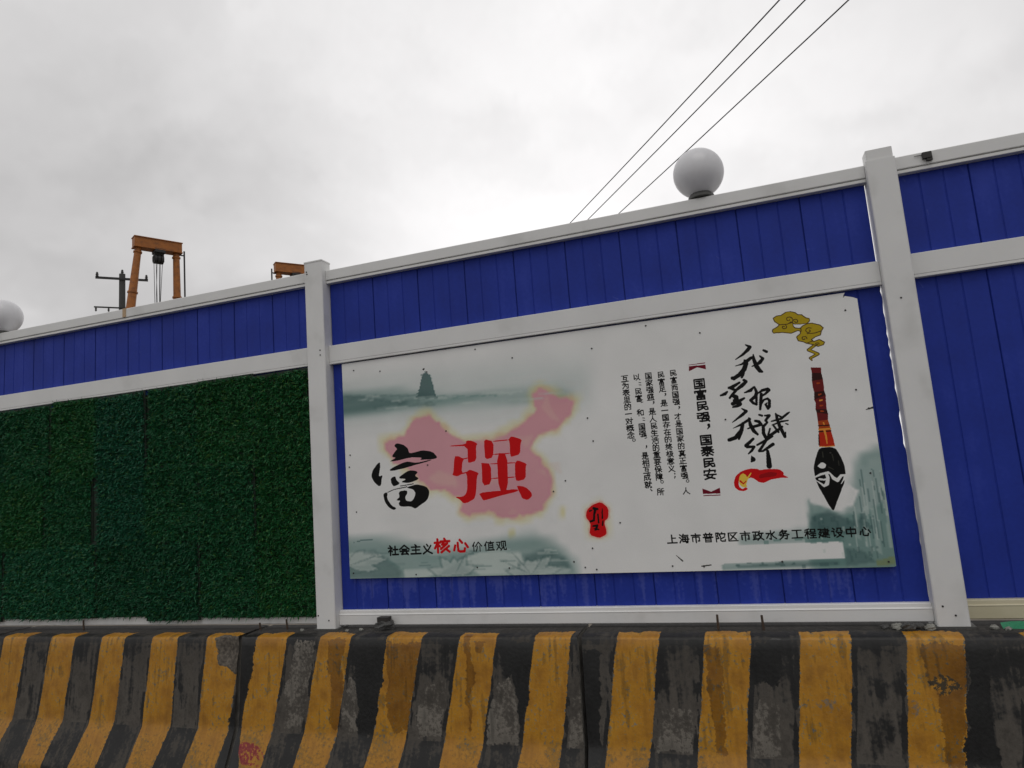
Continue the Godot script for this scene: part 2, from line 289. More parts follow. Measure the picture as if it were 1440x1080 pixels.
# soft printed tones of the picture: ink, strength, softness, outline in print dots
const TONES := [
	["teal", 0.55, 18, [-41, 124, 272, 147, 467, 193, 716, 212, 1008, 231, 1005, 264, 683, 246, 399, 242, 198, 242, -47, 242]],
	["slate", 0.5, 12, [-42, 136, 202, 176, 368, 212, 267, 225, 130, 229, -46, 227]],
	["teal", 0.16, 40, [-39, 71, 1103, 123, 1085, 314, -48, 273]],
	["yellow", 0.42, 11, [163, 335, 212, 330, 263, 328, 283, 317, 295, 314, 315, 267, 324, 271, 377, 235, 414, 234, 446, 277, 485, 311, 520, 345, 551, 369, 560, 368, 600, 369, 630, 369, 676, 367, 697, 360, 727, 346, 769, 329, 809, 326, 811, 299, 839, 287, 838, 246, 836, 237, 849, 206, 875, 192, 893, 179, 936, 207, 972, 221, 986, 249, 1009, 250, 1060, 259, 1043, 284, 1040, 304, 1026, 331, 1010, 342, 997, 360, 960, 375, 958, 401, 906, 398, 882, 406, 844, 450, 870, 457, 898, 483, 913, 525, 922, 533, 920, 571, 926, 607, 919, 631, 895, 658, 880, 686, 851, 717, 831, 702, 816, 724, 767, 733, 751, 726, 713, 720, 686, 734, 660, 717, 658, 692, 614, 702, 574, 700, 554, 716, 522, 694, 506, 678, 518, 637, 487, 635, 462, 608, 428, 592, 381, 599, 367, 586, 339, 539, 334, 542, 274, 521, 257, 472, 222, 462, 216, 430, 170, 402, 168, 368]],
	["orange", 0.4, 7, [188, 361, 222, 337, 237, 341, 266, 336, 284, 349, 310, 302, 328, 297, 327, 267, 374, 268, 411, 257, 439, 303, 494, 316, 489, 354, 505, 358, 542, 377, 579, 389, 594, 388, 626, 396, 652, 377, 671, 391, 708, 366, 739, 372, 782, 346, 811, 335, 834, 308, 872, 302, 856, 264, 859, 223, 874, 208, 895, 201, 935, 214, 950, 233, 972, 260, 983, 258, 1022, 252, 1030, 274, 1025, 289, 1014, 318, 1001, 343, 976, 356, 960, 382, 946, 393, 919, 387, 890, 401, 871, 397, 846, 423, 839, 443, 866, 470, 886, 500, 906, 527, 916, 546, 920, 577, 913, 605, 916, 626, 886, 652, 882, 666, 860, 688, 849, 690, 819, 702, 797, 705, 767, 718, 749, 718, 722, 702, 694, 710, 665, 700, 636, 691, 610, 686, 580, 695, 561, 695, 526, 690, 507, 676, 519, 644, 519, 627, 508, 613, 487, 615, 461, 586, 422, 578, 389, 576, 363, 563, 333, 532, 338, 527, 307, 507, 293, 492, 261, 465, 237, 452, 217, 433, 205, 416, 194, 392]],
	["pink", 0.9, 5, [195, 367, 220, 356, 245, 356, 264, 343, 279, 346, 293, 344, 300, 322, 313, 312, 326, 291, 345, 277, 366, 275, 386, 273, 412, 269, 419, 280, 436, 299, 454, 300, 460, 323, 485, 345, 498, 355, 505, 363, 532, 376, 552, 388, 573, 399, 591, 393, 611, 392, 644, 393, 663, 397, 682, 396, 696, 390, 730, 382, 745, 377, 764, 364, 787, 357, 789, 355, 817, 340, 831, 326, 842, 319, 861, 310, 872, 292, 864, 282, 866, 259, 857, 233, 880, 222, 890, 208, 915, 222, 931, 237, 956, 249, 965, 261, 996, 260, 1011, 273, 1026, 277, 1017, 300, 1011, 317, 1005, 333, 990, 337, 969, 357, 960, 368, 945, 378, 924, 381, 905, 386, 882, 391, 873, 391, 851, 415, 840, 435, 833, 445, 847, 467, 864, 476, 874, 484, 879, 513, 897, 526, 903, 539, 908, 555, 914, 573, 908, 594, 904, 612, 904, 628, 895, 636, 869, 659, 866, 681, 844, 687, 815, 697, 805, 694, 780, 701, 769, 693, 749, 710, 730, 709, 714, 702, 695, 703, 672, 696, 667, 681, 636, 671, 631, 681, 601, 681, 575, 678, 558, 691, 531, 674, 519, 667, 528, 648, 537, 625, 521, 607, 495, 607, 483, 593, 456, 576, 446, 582, 419, 575, 390, 574, 386, 565, 366, 542, 343, 533, 341, 511, 317, 501, 295, 477, 278, 478, 255, 459, 227, 454, 231, 432, 212, 411, 197, 394, 195, 377]],
	["cream", 0.22, 6, [[288, 540, 325, 533, 362, 531, 377, 562, 356, 559, 321, 550], [759, 518, 791, 504, 804, 517, 823, 526, 799, 527, 773, 527], [890, 517, 907, 502, 929, 506, 946, 506, 950, 536, 951, 552, 925, 538, 910, 519], [718, 693, 744, 668, 759, 685, 771, 694, 751, 688], [632, 567, 650, 563, 676, 548, 684, 578, 700, 582, 671, 569, 647, 580], [632, 429, 664, 439, 678, 446, 706, 459, 675, 453, 657, 442], [637, 544, 676, 546, 698, 539, 688, 573, 660, 565], [843, 535, 864, 531, 891, 521, 889, 538, 901, 566, 874, 544], [705, 418, 736, 413, 760, 401, 764, 448, 748, 426, 727, 420]]],
	["cream", 0.35, 8, [613, 383, 807, 395, 851, 393, 822, 444, 793, 411, 743, 395, 624, 409]],
	["cream", 0.4, 7, [386, 526, 436, 498, 509, 528, 519, 572, 419, 553]],
	["cream", 0.3, 5, [891, 288, 921, 237, 929, 286, 966, 356, 925, 334]],
	["yellow", 0.55, 8, [932, 675, 956, 677, 946, 716, 934, 721]],
	["yellow", 0.6, 8, [718, 751, 746, 747, 740, 781, 721, 783]],
	["teal", 0.6, 20, [0, 754, 141, 753, 292, 778, 404, 815, 549, 807, 705, 778, 818, 769, 909, 808, 974, 878, 982, 951, -8, 927]],
	["slate", 0.4, 8, [-3, 830, 121, 804, 243, 889, 241, 926, -8, 919]],
	["slate", 0.45, 8, [759, 857, 864, 826, 940, 863, 964, 911, 829, 900]],
	["pale", 0.9, 6, [-3, 815, 77, 810, 162, 828, 127, 845, 57, 865, -5, 863]],
	["pale", 0.85, 5, [530, 848, 594, 830, 760, 836, 772, 878, 800, 899, 739, 919, 587, 918, 542, 891]],
	["pale", 0.85, 4, [764, 888, 843, 866, 822, 896, 858, 902, 776, 920]],
	["pale", 0.8, 5, [252, 890, 359, 887, 456, 885, 497, 872, 447, 896, 357, 922, 258, 923]],
	["pale", 0.55, 5, [828, 910, 916, 896, 964, 911, 935, 925, 827, 924]],
	["slate", 0.35, 4, [431, 895, 497, 869, 534, 898, 556, 918, 414, 916]],
	["teal", 0.4, 4, [137, 827, 211, 859, 252, 890, 277, 890, 219, 878]],
	["slate", 0.7, 2, [17, 772, 62, 760, 114, 762, 62, 765]],
	["teal", 0.55, 12, [1941, 680, 1976, 564, 2055, 535, 2056, 984, 1889, 980, 1789, 908, 1822, 732, 1904, 784]],
	["teal", 0.6, 6, [1807, 695, 1856, 727, 1908, 753, 1972, 757, 2052, 711, 2047, 934, 1787, 926, 1796, 802]],
	["slate", 0.62, 5, [1808, 757, 1866, 742, 1937, 781, 1971, 764, 1978, 827, 1910, 819, 1800, 819]],
	["slate", 0.45, 4, [1900, 865, 1956, 879, 1987, 914, 1896, 927]],
	["pale", 0.4, 3, [1939, 762, 1954, 751, 1950, 844, 1939, 832]],
	["pale", 0.4, 3, [1993, 742, 2007, 736, 2007, 892, 1994, 880]],
	["pale", 0.45, 3, [1969, 747, 1978, 743, 1972, 868, 1962, 863]],
	["pale", 0.4, 3, [2038, 710, 2048, 710, 2043, 871, 2030, 875]],
	["teal", 0.4, 8, [1571, 808, 1803, 795, 1902, 814, 1897, 851, 1567, 847]],
	["teal", 0.5, 4, [1501, 905, 1700, 902, 1899, 902, 1896, 927, 1498, 927]],
	["slate", 0.4, 3, [1536, 911, 1722, 908, 1877, 906, 1875, 920, 1720, 922, 1558, 922]],
	["olive", 0.6, 3, [1988, 910, 2044, 898, 2044, 925, 1989, 928]],
	["white", 1, 5, [1812, 657, 1845, 640, 1893, 712, 1898, 748, 1856, 727, 1813, 715]],
	["white", 0.9, 4, [1895, 736, 1936, 656, 1967, 682, 1943, 732]],
	["white", 1, 1, [1323, 842, 1614, 844, 1898, 844, 1895, 902, 1677, 902, 1464, 907, 1316, 904]],
	["slate", 0.5, 2, [[1963, 701, 1966, 702, 1966, 751, 1963, 751], [2013, 615, 2018, 615, 2018, 640, 2013, 639], [1972, 644, 1976, 644, 1976, 738, 1973, 737], [2024, 693, 2027, 693, 2026, 761, 2024, 760], [1994, 764, 1998, 764, 1998, 823, 1994, 823], [2018, 615, 2022, 615, 2021, 692, 2018, 692], [1982, 606, 1985, 606, 1985, 691, 1982, 691], [2002, 766, 2007, 766, 2007, 839, 2002, 839], [1972, 750, 1977, 750, 1977, 805, 1972, 804], [2038, 623, 2040, 623, 2040, 656, 2037, 656], [2038, 686, 2041, 686, 2040, 753, 2037, 753], [1994, 674, 1997, 674, 1997, 722, 1993, 722], [1988, 770, 1993, 770, 1993, 841, 1988, 841], [2013, 788, 2016, 788, 2016, 857, 2013, 857], [2014, 783, 2018, 783, 2018, 868, 2014, 868], [2018, 643, 2022, 643, 2022, 724, 2018, 724], [1979, 612, 1984, 612, 1984, 696, 1979, 696], [1941, 748, 1944, 748, 1944, 800, 1941, 800], [1963, 744, 1965, 744, 1965, 828, 1963, 828], [2013, 611, 2016, 611, 2016, 685, 2013, 685], [2016, 786, 2020, 786, 2020, 844, 2016, 844], [1981, 615, 1984, 615, 1984, 681, 1981, 681], [1962, 676, 1965, 676, 1965, 742, 1962, 742], [1935, 761, 1940, 761, 1940, 806, 1935, 806], [2032, 675, 2036, 675, 2036, 730, 2032, 730], [2002, 714, 2006, 714, 2006, 776, 2002, 776]]],
	["pale", 0.5, 2, [[2037, 717, 2042, 717, 2042, 770, 2037, 770], [1975, 672, 1979, 672, 1979, 764, 1975, 764], [2013, 617, 2017, 617, 2017, 670, 2013, 669], [1945, 733, 1948, 733, 1948, 801, 1945, 800], [2008, 707, 2012, 707, 2012, 778, 2008, 777], [2009, 761, 2011, 761, 2011, 785, 2009, 785], [2000, 804, 2004, 805, 2004, 845, 2000, 845], [2009, 678, 2012, 678, 2012, 727, 2009, 727], [1980, 731, 1983, 731, 1983, 775, 1980, 775], [2034, 621, 2038, 622, 2038, 685, 2034, 685], [1984, 657, 1987, 657, 1987, 737, 1984, 737], [1966, 698, 1969, 698, 1969, 771, 1966, 770], [1982, 679, 1986, 679, 1986, 761, 1982, 761], [2038, 650, 2042, 650, 2042, 697, 2038, 697], [2034, 705, 2036, 706, 2036, 744, 2033, 744], [2006, 652, 2011, 652, 2011, 732, 2006, 732], [1970, 667, 1974, 667, 1974, 747, 1970, 747], [2029, 684, 2032, 684, 2032, 717, 2029, 717], [2030, 670, 2033, 670, 2033, 717, 2029, 717], [1990, 694, 1993, 695, 1993, 782, 1990, 782], [1935, 797, 1940, 798, 1940, 882, 1935, 882], [1977, 801, 1980, 801, 1980, 888, 1977, 888], [2010, 780, 2014, 780, 2014, 849, 2010, 849], [1979, 680, 1981, 680, 1981, 720, 1979, 719]]],
	["slate", 0.45, 2, [[1917, 767, 1923, 768, 1923, 792, 1917, 792], [1972, 789, 1982, 790, 1982, 816, 1972, 816], [1972, 784, 1981, 784, 1981, 794, 1972, 793], [1840, 764, 1848, 764, 1848, 786, 1840, 786], [1881, 796, 1888, 796, 1888, 817, 1881, 817], [1851, 791, 1861, 791, 1861, 810, 1852, 809], [1874, 761, 1884, 761, 1884, 781, 1874, 780], [1837, 787, 1847, 787, 1847, 814, 1837, 814], [1961, 757, 1971, 757, 1971, 778, 1961, 778], [1817, 761, 1825, 762, 1826, 776, 1817, 776], [1885, 774, 1891, 775, 1891, 799, 1885, 798], [1819, 754, 1825, 755, 1825, 767, 1819, 766], [1983, 797, 1991, 798, 1991, 808, 1983, 808], [1866, 766, 1875, 766, 1876, 782, 1867, 782], [1916, 771, 1923, 771, 1923, 784, 1916, 784], [1829, 775, 1837, 776, 1837, 799, 1829, 798]]],
	["pale", 0.45, 2, [[1835, 762, 1842, 763, 1842, 774, 1835, 774], [1967, 802, 1974, 803, 1974, 819, 1967, 818], [1900, 798, 1907, 798, 1907, 811, 1900, 810], [1891, 850, 1896, 850, 1896, 862, 1891, 862], [1913, 851, 1919, 851, 1919, 859, 1913, 859], [1888, 880, 1894, 880, 1894, 898, 1888, 898], [1980, 869, 1986, 869, 1986, 879, 1980, 879], [1830, 867, 1838, 867, 1838, 882, 1830, 882], [1963, 849, 1969, 849, 1969, 864, 1963, 864], [1831, 830, 1836, 830, 1836, 837, 1831, 837], [1973, 748, 1977, 748, 1977, 756, 1973, 756], [1990, 771, 1998, 771, 1998, 778, 1990, 778]]],
	["slate", 0.4, 2, [[1912, 893, 1920, 893, 1920, 911, 1912, 911], [1993, 884, 1997, 884, 1997, 904, 1993, 903], [1976, 880, 1981, 880, 1981, 899, 1976, 898], [1972, 899, 1977, 900, 1977, 907, 1972, 907], [1955, 894, 1960, 894, 1960, 905, 1955, 905], [1926, 883, 1932, 883, 1932, 902, 1926, 902], [1938, 873, 1945, 874, 1945, 886, 1939, 886], [1911, 877, 1917, 877, 1917, 900, 1911, 900], [1976, 864, 1984, 864, 1984, 882, 1976, 882], [1967, 880, 1974, 880, 1974, 895, 1967, 895], [1990, 864, 1998, 864, 1998, 873, 1990, 872], [1990, 881, 1997, 881, 1997, 895, 1990, 895], [1922, 867, 1929, 867, 1929, 877, 1922, 877], [1934, 866, 1943, 866, 1943, 884, 1935, 884]]],
	["slate", 0.45, 2, [[1624, 910, 1641, 911, 1641, 918, 1624, 918], [1730, 907, 1739, 907, 1739, 914, 1730, 913], [1692, 908, 1704, 908, 1704, 914, 1692, 914], [1633, 911, 1652, 912, 1652, 918, 1633, 917], [1691, 911, 1708, 911, 1708, 919, 1691, 919], [1814, 914, 1829, 914, 1829, 923, 1814, 922], [1826, 912, 1843, 913, 1843, 923, 1826, 922], [1687, 905, 1703, 906, 1703, 912, 1688, 912], [1761, 918, 1772, 918, 1772, 929, 1761, 929], [1585, 902, 1601, 903, 1601, 909, 1585, 908], [1826, 919, 1842, 920, 1842, 926, 1826, 926], [1631, 906, 1641, 906, 1641, 916, 1631, 916], [1547, 909, 1560, 910, 1560, 917, 1548, 916], [1728, 913, 1740, 913, 1740, 918, 1728, 918], [1676, 908, 1690, 909, 1690, 915, 1676, 915], [1861, 913, 1870, 914, 1870, 922, 1861, 922]]],
	["teal", 0.55, 2, [[1679, 829, 1705, 830, 1705, 838, 1679, 837], [1872, 824, 1890, 825, 1890, 839, 1872, 838], [1830, 838, 1852, 839, 1852, 848, 1830, 847], [1794, 837, 1817, 838, 1817, 847, 1794, 846], [1885, 838, 1900, 839, 1900, 850, 1885, 849], [1747, 825, 1770, 826, 1770, 838, 1747, 837], [1770, 822, 1791, 823, 1792, 834, 1770, 833], [1649, 833, 1664, 834, 1664, 846, 1649, 845], [1878, 826, 1901, 827, 1901, 836, 1878, 835], [1778, 831, 1797, 832, 1797, 843, 1778, 842]]],
	["slate", 0.8, 1.5, [[388, 97, 423, 101, 424, 112, 386, 107], [382, 106, 388, 103, 422, 107, 427, 112, 424, 113, 386, 108], [384, 108, 426, 113, 427, 124, 382, 119], [378, 118, 385, 115, 425, 120, 431, 124, 427, 125, 382, 119], [381, 119, 429, 125, 430, 136, 378, 130], [374, 129, 381, 126, 427, 132, 434, 136, 430, 137, 378, 131], [377, 131, 431, 137, 432, 148, 374, 142], [369, 140, 378, 138, 430, 144, 438, 148, 432, 149, 374, 142], [374, 142, 434, 149, 435, 160, 371, 153], [365, 152, 375, 149, 432, 156, 441, 160, 435, 161, 371, 154], [370, 154, 436, 161, 438, 172, 367, 164], [361, 163, 371, 160, 434, 168, 444, 173, 438, 173, 367, 165], [367, 165, 439, 173, 441, 184, 363, 176], [356, 174, 368, 172, 437, 180, 448, 185, 441, 185, 363, 176], [363, 176, 442, 185, 444, 196, 359, 187], [352, 186, 364, 183, 439, 192, 451, 197, 444, 197, 359, 188], [404, 78, 405, 91, 429, 104, 380, 98, 400, 90], [354, 185, 450, 196, 454, 204, 350, 193]]],
	["teal", 0.4, 2, [[412, 104, 429, 106, 430, 109, 411, 107], [412, 116, 431, 118, 431, 121, 411, 119], [412, 127, 432, 129, 433, 133, 412, 130], [412, 139, 433, 141, 434, 144, 412, 142], [412, 150, 435, 153, 436, 156, 412, 153], [412, 162, 436, 164, 437, 167, 412, 165], [412, 173, 438, 176, 438, 179, 412, 176]]],
	["slate", 0.3, 4, [[128, 161, 145, 155, 176, 159, 185, 164, 170, 168, 142, 166], [290, 195, 331, 191, 402, 198, 424, 201, 390, 205, 324, 199], [55, 173, 102, 170, 186, 177, 212, 180, 173, 183, 94, 175], [174, 168, 217, 165, 292, 171, 315, 175, 280, 179, 210, 172], [107, 177, 142, 171, 204, 177, 222, 182, 193, 187, 136, 182], [142, 211, 161, 207, 193, 210, 203, 213, 188, 217, 157, 214], [-19, 149, 27, 144, 105, 151, 129, 156, 92, 161, 19, 154], [45, 158, 76, 152, 130, 158, 147, 163, 121, 168, 71, 163], [326, 212, 361, 209, 422, 214, 441, 217, 412, 220, 355, 214], [140, 163, 174, 158, 234, 164, 253, 168, 224, 173, 168, 167], [30, 162, 75, 159, 153, 166, 177, 169, 140, 171, 67, 164], [298, 221, 346, 217, 430, 224, 456, 228, 416, 232, 338, 224], [204, 194, 242, 188, 307, 194, 327, 200, 296, 206, 235, 200], [253, 176, 298, 172, 378, 179, 402, 183, 365, 187, 290, 180], [264, 207, 278, 202, 303, 205, 311, 210, 299, 214, 275, 213], [261, 190, 294, 186, 352, 191, 370, 195, 343, 199, 288, 194]]],
	["pale", 0.5, 4, [[226, 192, 248, 187, 287, 191, 298, 195, 280, 199, 244, 196], [632, 204, 672, 198, 741, 205, 762, 210, 729, 216, 664, 210], [843, 191, 889, 187, 968, 194, 992, 199, 955, 203, 881, 195], [65, 171, 96, 168, 151, 173, 167, 176, 142, 179, 91, 174], [544, 237, 576, 231, 630, 236, 646, 241, 621, 246, 570, 242], [661, 182, 711, 178, 798, 186, 824, 190, 784, 195, 702, 186], [873, 235, 917, 231, 992, 238, 1015, 241, 980, 245, 909, 238], [758, 246, 807, 242, 892, 249, 918, 253, 878, 257, 798, 249], [761, 213, 783, 211, 821, 214, 833, 216, 815, 219, 779, 215], [100, 160, 128, 155, 176, 160, 191, 164, 168, 168, 123, 164], [689, 214, 723, 209, 782, 215, 800, 219, 772, 223, 717, 218], [290, 190, 341, 186, 428, 193, 455, 197, 414, 201, 332, 193], [165, 218, 215, 214, 302, 221, 329, 225, 288, 230, 206, 222], [366, 198, 410, 195, 485, 201, 508, 205, 473, 208, 402, 201]]],
	["teal", 0.35, 3, [[355, 193, 384, 191, 434, 196, 449, 199, 426, 200, 379, 196], [525, 203, 540, 201, 565, 204, 572, 206, 560, 208, 537, 206], [514, 201, 525, 199, 542, 201, 548, 203, 539, 205, 523, 204], [437, 211, 448, 210, 467, 212, 473, 214, 464, 215, 446, 214], [502, 212, 528, 210, 573, 214, 586, 217, 565, 218, 523, 214], [513, 212, 524, 207, 542, 210, 547, 214, 538, 218, 522, 217], [438, 193, 459, 191, 495, 195, 507, 197, 489, 199, 455, 196], [579, 214, 591, 212, 613, 214, 619, 216, 609, 218, 589, 216], [587, 211, 614, 208, 662, 213, 676, 217, 654, 219, 609, 215], [670, 217, 685, 215, 711, 218, 719, 220, 707, 223, 682, 220]]],
	["pale", 0.5, 3, [[734, 882, 754, 880, 788, 882, 799, 884, 783, 885, 750, 885], [606, 909, 633, 908, 680, 910, 694, 912, 672, 913, 628, 912], [16, 805, 33, 803, 64, 805, 74, 807, 59, 809, 30, 808], [-1, 861, 39, 859, 110, 862, 131, 865, 98, 866, 32, 865], [850, 872, 881, 868, 935, 871, 951, 875, 926, 878, 875, 878], [847, 832, 865, 828, 897, 831, 906, 834, 891, 837, 861, 836], [852, 837, 870, 833, 901, 835, 911, 839, 896, 842, 866, 842], [90, 838, 113, 834, 152, 836, 164, 840, 146, 843, 109, 843], [817, 843, 847, 840, 898, 843, 914, 847, 890, 850, 841, 849], [728, 875, 763, 872, 823, 875, 842, 878, 813, 880, 756, 879], [359, 832, 393, 829, 452, 832, 470, 836, 442, 838, 387, 836], [224, 821, 257, 818, 315, 821, 333, 825, 306, 827, 251, 826], [640, 856, 664, 855, 705, 857, 718, 859, 699, 861, 659, 860], [643, 823, 667, 819, 708, 822, 720, 826, 701, 829, 662, 828], [624, 829, 641, 825, 671, 827, 680, 831, 666, 834, 638, 834], [559, 899, 593, 897, 654, 900, 673, 903, 644, 905, 587, 904]]],
	["slate", 0.35, 3, [[808, 900, 824, 897, 852, 899, 861, 901, 848, 903, 821, 903], [25, 844, 61, 843, 124, 846, 143, 848, 114, 849, 55, 847], [537, 835, 548, 832, 568, 834, 574, 836, 564, 839, 546, 839], [229, 818, 243, 815, 267, 817, 274, 819, 263, 822, 240, 822], [547, 826, 562, 822, 587, 825, 595, 828, 583, 831, 559, 831], [195, 865, 215, 862, 252, 864, 263, 867, 246, 870, 211, 869], [546, 897, 568, 895, 607, 897, 618, 899, 600, 900, 564, 899], [138, 817, 170, 816, 225, 819, 242, 821, 216, 822, 164, 820], [8, 898, 24, 894, 51, 896, 60, 899, 46, 902, 21, 902], [71, 852, 88, 848, 116, 850, 124, 853, 111, 856, 84, 856], [548, 883, 576, 880, 623, 883, 638, 886, 615, 889, 571, 888], [314, 873, 335, 871, 371, 873, 382, 875, 365, 876, 331, 875], [739, 885, 766, 884, 814, 886, 828, 888, 806, 889, 761, 888], [482, 865, 509, 864, 556, 866, 570, 868, 548, 869, 504, 868], [330, 862, 342, 859, 362, 861, 368, 863, 358, 866, 339, 866], [660, 867, 684, 865, 726, 867, 739, 870, 719, 872, 680, 871]]],
	["slate", 0.32, 4, [[-6, 866, 3, 828, 32, 803, 81, 798, 69, 832, 34, 859], [-6, 866, 21, 830, 64, 810, 119, 815, 90, 846, 40, 867], [-6, 866, 51, 836, 120, 825, 192, 840, 136, 865, 57, 876], [-6, 866, 44, 849, 98, 853, 146, 883, 97, 896, 37, 889], [800, 923, 761, 936, 721, 931, 688, 902, 726, 892, 771, 900], [800, 923, 767, 923, 746, 907, 744, 874, 774, 877, 796, 896], [800, 923, 773, 908, 765, 885, 782, 856, 805, 872, 812, 899], [800, 923, 786, 897, 792, 874, 822, 858, 832, 882, 823, 908], [800, 923, 813, 885, 844, 858, 890, 849, 874, 883, 838, 913], [800, 923, 836, 896, 880, 886, 928, 900, 892, 923, 841, 932], [480, 914, 436, 926, 392, 918, 356, 886, 399, 878, 449, 889], [480, 914, 441, 905, 416, 879, 413, 839, 449, 851, 476, 881], [480, 914, 455, 892, 453, 866, 478, 839, 497, 861, 499, 891], [480, 914, 479, 879, 498, 851, 539, 838, 536, 870, 513, 901], [480, 914, 503, 884, 538, 871, 580, 882, 555, 908, 516, 921]]],
	["pale", 0.62, 3.5, [[-4, 866, 5, 834, 31, 812, 73, 806, 61, 835, 30, 859], [-4, 866, 21, 836, 60, 818, 108, 820, 82, 847, 37, 865], [-4, 866, 49, 841, 114, 831, 181, 842, 128, 863, 54, 873], [-4, 866, 41, 853, 90, 857, 134, 882, 90, 891, 35, 885], [801, 923, 767, 933, 731, 928, 701, 904, 735, 897, 775, 904], [801, 923, 774, 922, 756, 908, 754, 881, 778, 884, 798, 901], [801, 923, 779, 910, 773, 890, 786, 866, 805, 880, 811, 903], [801, 923, 790, 902, 795, 882, 820, 868, 828, 889, 820, 910], [801, 923, 815, 890, 843, 866, 883, 856, 867, 886, 835, 913], [801, 923, 834, 900, 875, 892, 918, 902, 885, 921, 838, 930], [482, 914, 443, 923, 403, 915, 370, 888, 408, 883, 453, 893], [482, 914, 449, 905, 427, 882, 423, 847, 453, 859, 477, 886], [482, 914, 462, 895, 460, 873, 480, 850, 496, 869, 496, 895], [482, 914, 482, 884, 499, 860, 534, 847, 530, 875, 510, 902], [482, 914, 503, 889, 533, 878, 570, 886, 548, 907, 513, 919]]],
	["slate", 0.3, 2.5, [[800, 923, 774, 898, 747, 867, 722, 833, 748, 858, 779, 894], [800, 923, 818, 895, 842, 864, 868, 835, 850, 863, 823, 898], [800, 923, 764, 909, 723, 890, 683, 867, 720, 882, 767, 904], [-6, 866, 42, 849, 98, 833, 155, 821, 108, 837, 44, 855], [480, 914, 494, 886, 513, 856, 536, 827, 522, 854, 499, 889]]],
	["yellow", 0.35, 14, [1084, 656, 1127, 683, 1121, 791, 1070, 806, 1026, 791, 1022, 686]],
	["blush", 0.9, 4, [1094, 660, 1124, 690, 1120, 728, 1103, 739, 1109, 777, 1103, 791, 1073, 802, 1034, 787, 1040, 748, 1038, 740, 1025, 720, 1031, 691, 1058, 669]],
]
